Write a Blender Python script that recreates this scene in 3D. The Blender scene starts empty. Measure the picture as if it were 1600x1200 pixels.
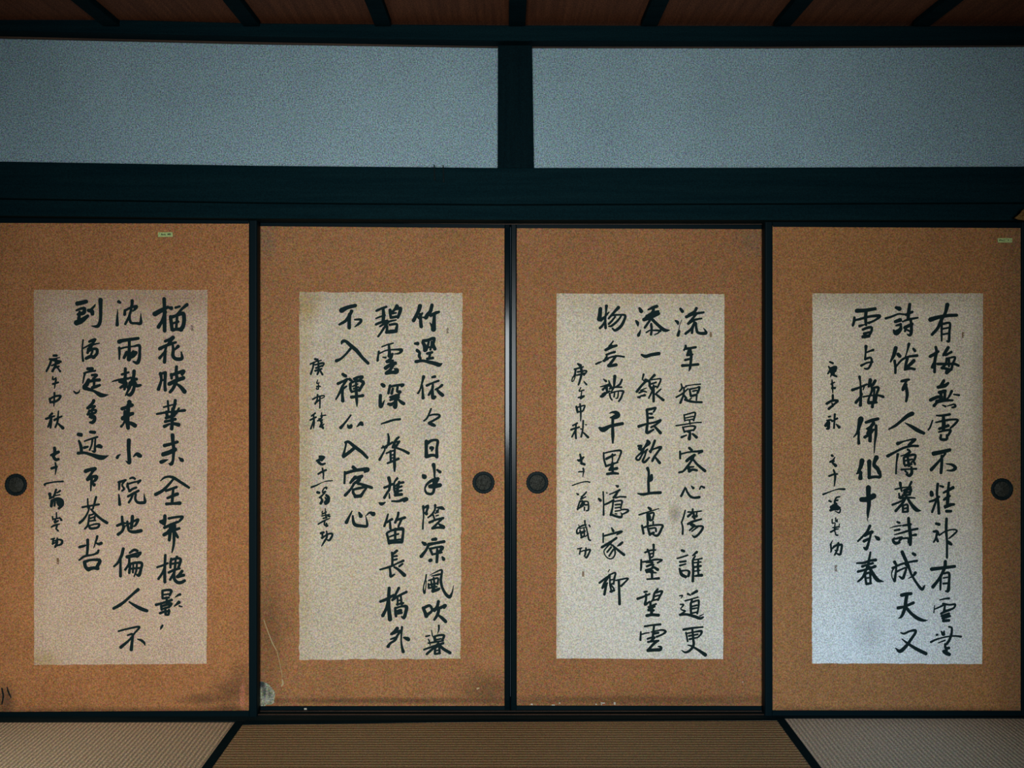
import bpy, math, random
from mathutils import Vector

S = bpy.context.scene
C = S.collection
random.seed(7)

# ------------------------------------------------------------------ camera, light, exposure
F, D, H, VX, VY = 1200.0, 2.75, 1.315, 792.0, 546.0     # focal length in px, distance to the doors, eye height
cam_d = bpy.data.cameras.new('camera')
cam_d.sensor_fit = 'HORIZONTAL'
cam_d.sensor_width = 36.0
cam_d.lens = 36.0 * F / 1600.0
cam_d.shift_x = (800 - VX) / 1600.0
cam_d.shift_y = (VY - 600) / 1600.0
cam = bpy.data.objects.new('camera', cam_d)
cam.location = (0, -D, H)
cam.rotation_euler = (math.pi / 2, 0, 0)
C.objects.link(cam)
S.camera = cam

world = bpy.data.worlds.new('world')
S.world = world
world.use_nodes = True
world.node_tree.nodes['Background'].inputs['Color'].default_value = (0.60, 0.78, 1.0, 1)
world.node_tree.nodes['Background'].inputs['Strength'].default_value = 0.10

S.view_settings.view_transform = 'Standard'
S.view_settings.look = 'None'
S.view_settings.gamma = 1.0
S.view_settings.use_curve_mapping = False
S.view_settings.exposure = 0.0


def lamp(name, kind, loc, target, power, col, **kw):
    l = bpy.data.lights.new(name, kind)
    l.energy = power
    l.color = col
    for k, v in kw.items():
        setattr(l, k, v)
    o = bpy.data.objects.new(name, l)
    o.location = loc
    o.rotation_euler = (Vector(target) - Vector(loc)).to_track_quat('-Z', 'Y').to_euler()
    C.objects.link(o)
    return o


# daylight falling in through the open garden side behind the camera
ROOM_BACK = -5.2
lamp('garden_daylight', 'AREA', (-0.06, ROOM_BACK - 0.25, 0.98), (-0.11, 0, 0.80), 25.5, (0.94, 0.985, 1.0),
     shape='RECTANGLE', size=1.4, size_y=1.3, spread=math.radians(58))
# added cool spot lamp, tinting the foot of the right-hand doors
lamp('cool_foot_spot', 'SPOT', (0.2, ROOM_BACK - 0.2, 1.5), (1.22, 0, 0.22), 300.0, (0.34, 0.66, 1.0),
     spot_size=math.radians(13), spot_blend=1.0, shadow_soft_size=0.2)
# added low lamp by the left wall, brightening the near left mat
lamp('side_mat_lamp', 'AREA', (-1.84, -0.75, 0.45), (-1.4, -0.3, 0.0), 2.6, (1.0, 0.95, 0.86),
     shape='RECTANGLE', size=0.35, size_y=0.7)


# ------------------------------------------------------------------ helpers
def P(px, py, Y):
    """a point of the photograph at depth Y (0 = front of the outer doors)"""
    d = D + Y
    return Vector(((px - VX) * d / F, Y, H + (VY - py) * d / F))


def G(px, py, z=0.0):
    """a point of the photograph on the floor"""
    d = F * (H - z) / (py - VY)
    return Vector(((px - VX) * d / F, d - D, z))


def wloc(o):
    v = Vector((0, 0, 0))
    while o is not None:
        v += o.location
        o = o.parent
    return v


def put(name, verts, faces, mat, parent=None, smooth=False, bevel=0.0, loc=None):
    base = wloc(parent) if parent else Vector((0, 0, 0))
    org = Vector(loc) if loc is not None else base
    me = bpy.data.meshes.new(name)
    me.from_pydata([tuple(Vector(v) - org) for v in verts], [], faces)
    me.update()
    if smooth:
        for p in me.polygons:
            p.use_smooth = True
    me.materials.append(mat)
    o = bpy.data.objects.new(name, me)
    C.objects.link(o)
    if parent:
        o.parent = parent
    o.location = org - base
    if bevel:
        b = o.modifiers.new('bevel', 'BEVEL')
        b.width = bevel
        b.segments = 3
        b.limit_method = 'ANGLE'
    return o


def prism(front, offs):
    """extrude a front polygon (list of points) by a vector; returns verts, faces"""
    n = len(front)
    v = [Vector(p) for p in front] + [Vector(p) + Vector(offs) for p in front]
    f = [tuple(range(n)), tuple(reversed(range(n, 2 * n)))]
    for i in range(n):
        j = (i + 1) % n
        f.append((j, i, n + i, n + j))
    return v, f


def slab(name, px, Y, depth, mat, parent=None, bevel=0.0):
    v, f = prism([P(x, y, Y) for x, y in px], (0, depth, 0))
    return put(name, v, f, mat, parent, bevel=bevel)


def boxvf(x0, x1, y0, y1, z0, z1):
    return prism([(x0, y0, z0), (x1, y0, z0), (x1, y0, z1), (x0, y0, z1)], (0, y1 - y0, 0))


def thing(name, label, cat, loc, group=None):
    o = bpy.data.objects.new(name, None)
    o.empty_display_size = 0.1
    C.objects.link(o)
    o.location = loc
    o['label'] = label
    o['category'] = cat
    if group:
        o['group'] = group
    return o


def struct(o):
    o['kind'] = 'structure'
    return o


# ------------------------------------------------------------------ materials
def srgb(r, g, b):
    def l(c):
        c /= 255.0
        return c / 12.92 if c <= 0.04045 else ((c + 0.055) / 1.055) ** 2.4
    return (l(r), l(g), l(b), 1)


class MB:
    def __init__(s, name, rough=0.8, spec=0.3):
        s.m = bpy.data.materials.new(name)
        s.m.use_nodes = True
        s.t = s.m.node_tree
        s.b = s.t.nodes['Principled BSDF']
        s.b.inputs['Roughness'].default_value = rough
        s.b.inputs['Specular IOR Level'].default_value = spec
        s.co = s.t.nodes.new('ShaderNodeNewGeometry').outputs['Position']

    def n(s, kind, **kw):
        nd = s.t.nodes.new(kind)
        for k, v in kw.items():
            setattr(nd, k, v)
        return nd

    def link(s, a, b):
        s.t.links.new(a, b)

    def noise(s, scale, detail=2.0, rough=0.55, sxyz=(1, 1, 1), off=(0, 0, 0)):
        mp = s.n('ShaderNodeMapping')
        mp.inputs['Scale'].default_value = sxyz
        mp.inputs['Location'].default_value = off
        s.link(s.co, mp.inputs['Vector'])
        t = s.n('ShaderNodeTexNoise')
        t.inputs['Scale'].default_value = scale
        t.inputs['Detail'].default_value = detail
        t.inputs['Roughness'].default_value = rough
        s.link(mp.outputs['Vector'], t.inputs['Vector'])
        return t

    def ramp(s, fac, stops):
        r = s.n('ShaderNodeValToRGB')
        e = r.color_ramp.elements
        while len(e) < len(stops):
            e.new(0.5)
        for k, (p, c) in enumerate(stops):
            e[k].position = p
            e[k].color = c
        s.link(fac, r.inputs['Fac'])
        return r.outputs['Color']

    def mix(s, a, b, fac, mode='MIX'):
        m = s.n('ShaderNodeMix', data_type='RGBA', blend_type=mode)
        for sock, v in ((m.inputs[6], a), (m.inputs[7], b)):
            if isinstance(v, tuple):
                sock.default_value = v
            else:
                s.link(v, sock)
        if isinstance(fac, float):
            m.inputs[0].default_value = fac
        else:
            s.link(fac, m.inputs[0])
        return m.outputs[2]

    def blob(s, pt, rx, rz, soft=0.5, wob=0.35, scale=14.0):
        """0..1 mask of an irregular blot around a point of the wall"""
        mp = s.n('ShaderNodeMapping')
        mp.inputs['Location'].default_value = (-pt[0] / rx, 0, -pt[2] / rz)
        mp.inputs['Scale'].default_value = (1 / rx, 0, 1 / rz)
        s.link(s.co, mp.inputs['Vector'])
        ln = s.n('ShaderNodeVectorMath', operation='LENGTH')
        s.link(mp.outputs['Vector'], ln.inputs[0])
        nz = s.noise(scale, 3)
        ad = s.n('ShaderNodeMath', operation='MULTIPLY_ADD')
        s.link(nz.outputs['Fac'], ad.inputs[0])
        ad.inputs[1].default_value = wob * 2
        s.link(ln.outputs['Value'], ad.inputs[2])
        r = s.n('ShaderNodeMapRange')
        r.inputs['From Min'].default_value = 1 + wob - soft
        r.inputs['From Max'].default_value = 1 + wob + soft
        r.inputs['To Min'].default_value = 1
        r.inputs['To Max'].default_value = 0
        s.link(ad.outputs[0], r.inputs['Value'])
        return r.outputs['Result']

    def scaled(s, fac, k):
        m = s.n('ShaderNodeMath', operation='MULTIPLY')
        s.link(fac, m.inputs[0])
        m.inputs[1].default_value = k
        return m.outputs[0]

    def grain(s, col, amt, chroma, scale=230.0):
        """fibre and grit of the surface itself, a few millimetres across"""
        g = s.noise(scale, 1.5, 0.6)
        v = s.ramp(g.outputs['Fac'], [(0.28, (1 - amt,) * 3 + (1,)), (0.72, (1 + amt,) * 3 + (1,))])
        c = s.mix(col, v, 1.0, 'MULTIPLY')
        if chroma:
            g2 = s.noise(scale * 0.7, 1.0, 0.5, off=(3.1, 5.2, 1.7))
            c = s.mix(c, g2.outputs['Color'], chroma, 'SOFT_LIGHT')
        return c

    def bump(s, h, strength, dist=0.001):
        b = s.n('ShaderNodeBump')
        b.inputs['Strength'].default_value = strength
        b.inputs['Distance'].default_value = dist
        s.link(h, b.inputs['Height'])
        s.link(b.outputs['Normal'], s.b.inputs['Normal'])

    def out(s, col):
        if isinstance(col, tuple):
            s.b.inputs['Base Color'].default_value = col
        else:
            s.link(col, s.b.inputs['Base Color'])
        return s.m


def mat_paper(name, base, dark, stains=(), grain=0.16, spec=0.2):
    b = MB(name, 0.85, spec)
    big = b.noise(5.0, 4, 0.6)
    col = b.ramp(big.outputs['Fac'], [(0.15, dark), (0.75, base)])
    for pt, rx, rz, c, k, soft, wob in stains:
        col = b.mix(col, c, b.scaled(b.blob(pt, rx, rz, soft, wob), k))
    col = b.grain(col, grain * 2.7, 0.8)
    b.bump(b.noise(240, 3).outputs['Fac'], 0.25, 0.0006)
    return b.out(col)


def mat_wood(name, base, light, axis, rough=0.5, spec=0.35, grain=0.3):
    b = MB(name, rough, spec)
    sc = {'x': (0.6, 14, 14), 'y': (14, 0.6, 14), 'z': (14, 14, 0.6)}[axis]
    nz = b.noise(4.0, 5, 0.62, sxyz=sc)
    col = b.ramp(nz.outputs['Fac'], [(0.35, base), (0.75, light)])
    col = b.grain(col, grain, 0.0)
    b.bump(nz.outputs['Fac'], 0.25, 0.001)
    return b.out(col)


def mat_plain(name, col, rough=0.5, spec=0.4, metal=0.0, grain=0.0):
    b = MB(name, rough, spec)
    b.b.inputs['Metallic'].default_value = metal
    return b.out(b.grain(col, grain, 0.0) if grain else col)


def mat_tatami(name, along, light, dark, k):
    b = MB(name, 0.7, 0.25)
    i = 0 if along == 'y' else 1                       # ridges repeat across the mat
    sep = b.n('ShaderNodeSeparateXYZ')
    b.link(b.co, sep.inputs[0])
    m = b.n('ShaderNodeMath', operation='MULTIPLY')
    b.link(sep.outputs[i], m.inputs[0])
    m.inputs[1].default_value = 2 * math.pi / 0.0155
    sn = b.n('ShaderNodeMath', operation='SINE')
    b.link(m.outputs[0], sn.inputs[0])
    mr = b.n('ShaderNodeMapRange')
    mr.inputs['From Min'].default_value = -1
    mr.inputs['From Max'].default_value = 1
    b.link(sn.outputs[0], mr.inputs['Value'])
    rush = b.noise(9, 4, 0.65, sxyz=(60, 3, 1) if along == 'x' else (3, 60, 1))
    c = b.ramp(rush.outputs['Fac'], [(0.3, dark), (0.7, light)])
    lo = b.mix(c, (k, k, k, 1), 1.0, 'MULTIPLY')
    c = b.mix(lo, c, mr.outputs['Result'])
    c = b.grain(c, 0.6, 0.8, 230)
    b.bump(mr.outputs['Result'], 0.7, 0.002)
    return b.out(c)


TAN, TAN_D = srgb(166, 118, 77), srgb(150, 105, 68)
DIRT_SHADE = srgb(78, 58, 40)  # brown for grimy stains and for the painted fold shadow
GREY = srgb(120, 104, 84)


def W(px, py):
    return P(px, py, 0.02)


M = {}
M['tan_a'] = mat_paper('ochre_paper_fold_shadow_smear', srgb(176, 122, 78), srgb(160, 108, 68), [
    (W(362, 1078), 0.055, 0.035, DIRT_SHADE, 0.55, 0.7, 0.4), (W(322, 1090), 0.07, 0.016, DIRT_SHADE, 0.6, 0.7, 0.4), (W(378, 1060), 0.03, 0.045, DIRT_SHADE, 0.4, 0.8, 0.4), (W(360, 1104), 0.06, 0.012, DIRT_SHADE, 0.7, 0.6, 0.5), (W(381, 1087), 0.009, 0.055, srgb(186, 118, 90), 0.7, 0.5, 0.4),  # dark blots here paint the shadow of a dent in the paper
    (W(12, 1090), 0.03, 0.05, srgb(60, 50, 44), 0.6, 0.5, 0.5), (W(200, 1108), 0.5, 0.012, DIRT_SHADE, 0.5, 0.6, 0.4)])
M['tan_b'] = mat_paper('ochre_paper_corner_worn', TAN, TAN_D, [
    (W(765, 1085), 0.10, 0.06, DIRT_SHADE, 0.5, 0.6, 0.35), (W(420, 990), 0.05, 0.14, DIRT_SHADE, 0.35, 0.7, 0.3),
    (W(600, 1101), 0.5, 0.010, DIRT_SHADE, 0.6, 0.6, 0.4), (W(412, 375), 0.03, 0.05, GREY, 0.5, 0.7, 0.3)])
M['tan_c'] = mat_paper('ochre_paper_chipped_foot', srgb(159, 112, 73), srgb(146, 101, 65), [
    (W(1000, 1100), 0.55, 0.015, DIRT_SHADE, 0.5, 0.6, 0.4), (W(1180, 375), 0.04, 0.05, GREY, 0.4, 0.7, 0.3)])
M['tan_d'] = mat_paper('ochre_paper_dark_foot_shaded_edge', srgb(168, 118, 72), TAN_D, [
    (W(1400, 1108), 0.55, 0.014, DIRT_SHADE, 0.5, 0.6, 0.4), (W(1592, 760), 0.07, 1.1, srgb(110, 90, 66), 0.6, 0.9, 0.15)])  # tall blot paints the light falling off towards the right edge
SH, SH_D = srgb(206, 192, 169), srgb(193, 179, 156)
YEL = srgb(176, 150, 104)
M['sheet_a'] = mat_paper('sheet_aged_pinkish', srgb(208, 184, 160), srgb(194, 169, 145), [
    (W(60, 600), 0.05, 0.6, srgb(180, 140, 100), 0.5, 0.8, 0.3), (W(190, 455), 0.4, 0.05, srgb(168, 136, 104), 0.5, 0.8, 0.3),
    (W(280, 470), 0.15, 0.05, srgb(160, 128, 100), 0.5, 0.8, 0.4), (W(72, 1030), 0.05, 0.03, YEL, 0.6, 0.6, 0.4)], 0.14)
M['sheet_b'] = mat_paper('sheet_aged_foxed', SH, SH_D, [
    (W(470, 475), 0.06, 0.06, YEL, 0.8, 0.6, 0.4), (W(472, 700), 0.025, 0.7, YEL, 0.5, 0.7, 0.4),
    (W(600, 457), 0.4, 0.04, srgb(180, 160, 130), 0.5, 0.8, 0.3), (W(722, 700), 0.03, 0.7, srgb(186, 170, 134), 0.5, 0.8, 0.3),
    (W(663, 672), 0.05, 0.05, srgb(176, 168, 150), 0.4, 0.7, 0.4)], 0.13)
M['sheet_c'] = mat_paper('sheet_aged_clean', srgb(214, 202, 180), srgb(200, 188, 166), [
    (W(1040, 1010), 0.5, 0.34, srgb(220, 222, 214), 0.75, 0.9, 0.15),
    (W(1057, 806), 0.018, 0.028, srgb(150, 140, 120), 0.7, 0.6, 0.5), (W(870, 800), 0.012, 0.6, srgb(190, 160, 120), 0.5, 0.8, 0.3),
    (W(1000, 459), 0.5, 0.05, srgb(186, 164, 132), 0.5, 0.8, 0.3)], 0.13)
M['sheet_d'] = mat_paper('sheet_aged_grey', srgb(222, 208, 184), srgb(208, 194, 170), [
    (W(1330, 1010), 0.46, 0.34, srgb(224, 234, 238), 0.9, 0.9, 0.15),
    (W(1355, 985), 0.04, 0.05, srgb(168, 170, 168), 0.4, 0.7, 0.5), (W(1533, 640), 0.03, 0.4, srgb(130, 116, 92), 0.5, 0.8, 0.4),
    (W(1404, 735), 0.03, 0.02, srgb(150, 138, 128), 0.5, 0.7, 0.5), (W(1400, 459), 0.5, 0.04, srgb(160, 142, 112), 0.5, 0.8, 0.3)], 0.15)
M['ink'] = mat_plain('sumi_ink', srgb(26, 42, 43), 0.8, 0.04)
M['ink_faint'] = mat_plain('faded_seal_ink', srgb(116, 100, 86), 0.85, 0.1, grain=0.3)
M['ink_rust'] = mat_plain('brown_seal_ink', srgb(112, 84, 50), 0.85, 0.1, grain=0.3)
M['lacquer'] = mat_plain('black_lacquer', (0.0008, 0.0055, 0.0075, 1), 0.12, 0.125)
M['lacquer_worn'] = mat_plain('worn_black_lacquer', (0.0010, 0.0065, 0.0085, 1), 0.24, 0.10)
M['lacquer_dull'] = mat_plain('dull_black_lacquer', (0.0008, 0.0075, 0.0105, 1), 0.5, 0.06)
M['beam'] = mat_wood('smoked_beam', (0.0010, 0.0110, 0.0150, 1), (0.0030, 0.0170, 0.0210, 1), 'x', 0.7, 0.03)
M['post'] = mat_wood('smoked_post', (0.0008, 0.0080, 0.0110, 1), (0.0022, 0.0120, 0.0150, 1), 'z', 0.7, 0.03)
M['edge'] = mat_wood('worn_edge_wood', srgb(58, 46, 40), srgb(88, 68, 54), 'x', 0.7, 0.2)
M['sill'] = mat_wood('worn_sill_wood', srgb(12, 34, 39), srgb(36, 48, 50), 'x', 0.7, 0.05)
M['ceil'] = mat_wood('ceiling_board', srgb(96, 56, 36), srgb(130, 78, 50), 'y', 0.7, 0.2, 0.6)
M['heri'] = mat_plain('tatami_border_cloth', (0.0012, 0.0125, 0.0175, 1), 0.8, 0.04, grain=0.3)
M['iron'] = mat_plain('dark_iron', srgb(20, 31, 33), 0.6, 0.1, 0.0, 0.6)
M['iron_in'] = mat_plain('rubbed_iron', srgb(48, 50, 45), 0.6, 0.12, 0.0, 0.7)
M['green'] = mat_plain('pale_green_sticker', srgb(178, 196, 128), 0.7, 0.2, grain=0.15)
M['brass'] = mat_plain('tarnished_brass', srgb(126, 96, 52), 0.5, 0.4, 0.4, 0.5)
M['flake'] = mat_plain('bare_paper', srgb(190, 188, 172), 0.9, 0.1)
M['patch'] = mat_paper('torn_patch_paper', srgb(176, 176, 150), srgb(140, 142, 124), [
    (W(405, 1075), 0.012, 0.012, srgb(28, 44, 56), 0.9, 0.4, 0.4), (W(409, 1087), 0.008, 0.024, srgb(40, 50, 46), 0.8, 0.5, 0.5),
    (W(417, 1090), 0.008, 0.018, srgb(60, 66, 58), 0.6, 0.5, 0.6)], 0.25)
M['scratch'] = mat_plain('scratch_pale', srgb(186, 166, 124), 0.9, 0.1)
M['tat_x'] = mat_tatami('tatami_rush_lengthwise', 'x', srgb(174, 148, 110), srgb(150, 126, 93), 0.72)
M['tat_y'] = mat_tatami('tatami_rush_depthwise', 'y', srgb(236, 218, 188), srgb(212, 192, 160), 0.48)
M['tat_r'] = mat_tatami('tatami_rush_faded', 'y', srgb(226, 214, 194), srgb(204, 192, 170), 0.66)


def mat_plaster(name, a, c):
    b = MB(name, 0.95, 0.1)
    big = b.noise(2.2, 4, 0.6)
    col = b.ramp(big.outputs['Fac'], [(0.3, c), (0.65, a)])
    col = b.grain(col, 0.62, 0.8)
    b.bump(b.noise(300, 3).outputs['Fac'], 0.4, 0.001)
    return b.out(col)


M['plaster'] = mat_plaster('blue_grey_sand_plaster', srgb(152, 178, 186), srgb(140, 166, 174))
M['plaster_side'] = mat_plaster('earthy_sand_plaster', srgb(96, 92, 82), srgb(80, 78, 70))  # dark earthy plaster of the walls out of view

# ------------------------------------------------------------------ the setting
XL, XR = -1.93, 1.94
YI = 0.045                                               # the inner track is this far behind the outer one

v, f = boxvf(XL, XR, ROOM_BACK, 0.25, -0.10, -0.056)
struct(put('floor', v, f, M['edge']))


def beam(name, top, bot, Y, depth, mat, bevel=0.004):
    """a long timber: top and bottom edges as lists of photo points"""
    pts = [P(x, y, Y) for x, y in top] + [P(x, y, Y) for x, y in reversed(bot)]
    v, f = prism(list(reversed(pts)), (0, depth, 0))
    return struct(put(name, v, f, mat, bevel=bevel))


# plaster above the lintel, one slab running behind the short post
v, f = prism([P(-60, 262, 0.03), P(1670, 270, 0.03), P(1670, 40, 0.03), P(-60, 34, 0.03)], (0, 0.06, 0))
struct(put('wall_back', v, f, M['plaster']))
# top plate under the ceiling
beam('trim_1', [(-60, 24), (400, 36), (780, 39), (1200, 40), (1670, 40)], [(-60, 46.4), (400, 56.8), (780, 63.6), (1200, 64), (1670, 61.4)], -0.03, 0.058, M['beam'])
# lining strip of bare wood just under the top plate
beam('trim_2', [(-60, 55), (400, 65), (780, 71), (1200, 71.5), (1670, 69)], [(-60, 58), (400, 68.4), (780, 74.2), (1200, 74.6), (1670, 71.8)], 0.022, 0.010, M['edge'], 0)
# short post between the two plaster panels
struct(slab('trim_3', [(778, 70), (777.5, 266), (834.5, 266), (831.5, 70)][::-1], -0.02, 0.08, M['post'], bevel=0.004))
# head rail (nageshi) and lintel (kamoi)
beam('trim_4', [(-60, 250.5), (0, 252), (400, 258.5), (780, 262), (1200, 261.5), (1670, 259.5)], [(-60, 308.5), (0, 309.5), (400, 316), (780, 319), (1200, 317.5), (1670, 316)], -0.075, 0.10, M['beam'])
beam('trim_5', [(-60, 300), (400, 306), (780, 310), (1670, 310)], [(-60, 336), (0, 337), (400, 341.5), (780, 343.5), (1670, 344)], -0.045, 0.165, M['beam'], 0.003)
# worn fillet inside the lintel groove, above the inner doors
beam('trim_6', [(398, 344.6), (780, 348.6), (1196, 348.8)], [(398, 346.2), (780, 350.6), (1196, 350.6)], 0.040, 0.004, M['edge'], 0)

# door sill with its two tracks
a0, a1, a2 = G(-90, 1129), G(800, 1125), G(1690, 1121)
sv, sf = prism([(a0.x, a0.y, 0.0), (a1.x, a1.y, 0.0), (a2.x, a2.y, 0.0), (a2.x, 0.16, 0.0), (a0.x, 0.16, 0.0)], (0, 0, -0.056))
struct(put('trim_7', sv, sf, M['sill']))
for k, yy in enumerate((0.0385, 0.012)):
    vv, ff = boxvf(P(404, 0, 0.04).x, P(1190, 0, 0.04).x, yy, yy + 0.005, 0.0, 0.0022)
    struct(put('trim_%d' % (8 + k), vv, ff, M['edge'], bevel=0.0008))

# ceiling: boards and the battens under them
ZC = 2.482
v, f = boxvf(XL, XR, ROOM_BACK, 0.08, ZC, ZC + 0.02)
struct(put('ceiling', v, f, M['ceil']))
n = 10
for k, px in enumerate((-40, 172, 392, 598, 808, 1015, 1224, 1442, 1650)):
    x = P(px, 40, -0.04).x
    vv, ff = boxvf(x - 0.029, x + 0.029, ROOM_BACK, -0.031, ZC - 0.024, ZC)
    struct(put('trim_%d' % n, vv, ff, M['beam'], bevel=0.003))
    n += 1

# corner posts and the side walls, just outside the picture
for x0, x1 in ((XL, -1.862), (1.872, XR)):
    vv, ff = boxvf(x0, x1, -0.06, 0.12, -0.056, ZC)
    struct(put('trim_%d' % n, vv, ff, M['post'], bevel=0.004))
    n += 1
for side, x0, x1 in (('left', XL - 0.06, XL), ('right', XR, XR + 0.06)):
    vv, ff = boxvf(x0, x1, ROOM_BACK, 0.25, -0.10, ZC + 0.02)
    struct(put('wall_' + side, vv, ff, M['plaster_side']))
# wall behind the camera, open to the garden below its lintel
vv, ff = boxvf(XL, XR, ROOM_BACK - 0.10, ROOM_BACK, 1.75, ZC + 0.02)
struct(put('wall_front', vv, ff, M['plaster_side']))

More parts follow.
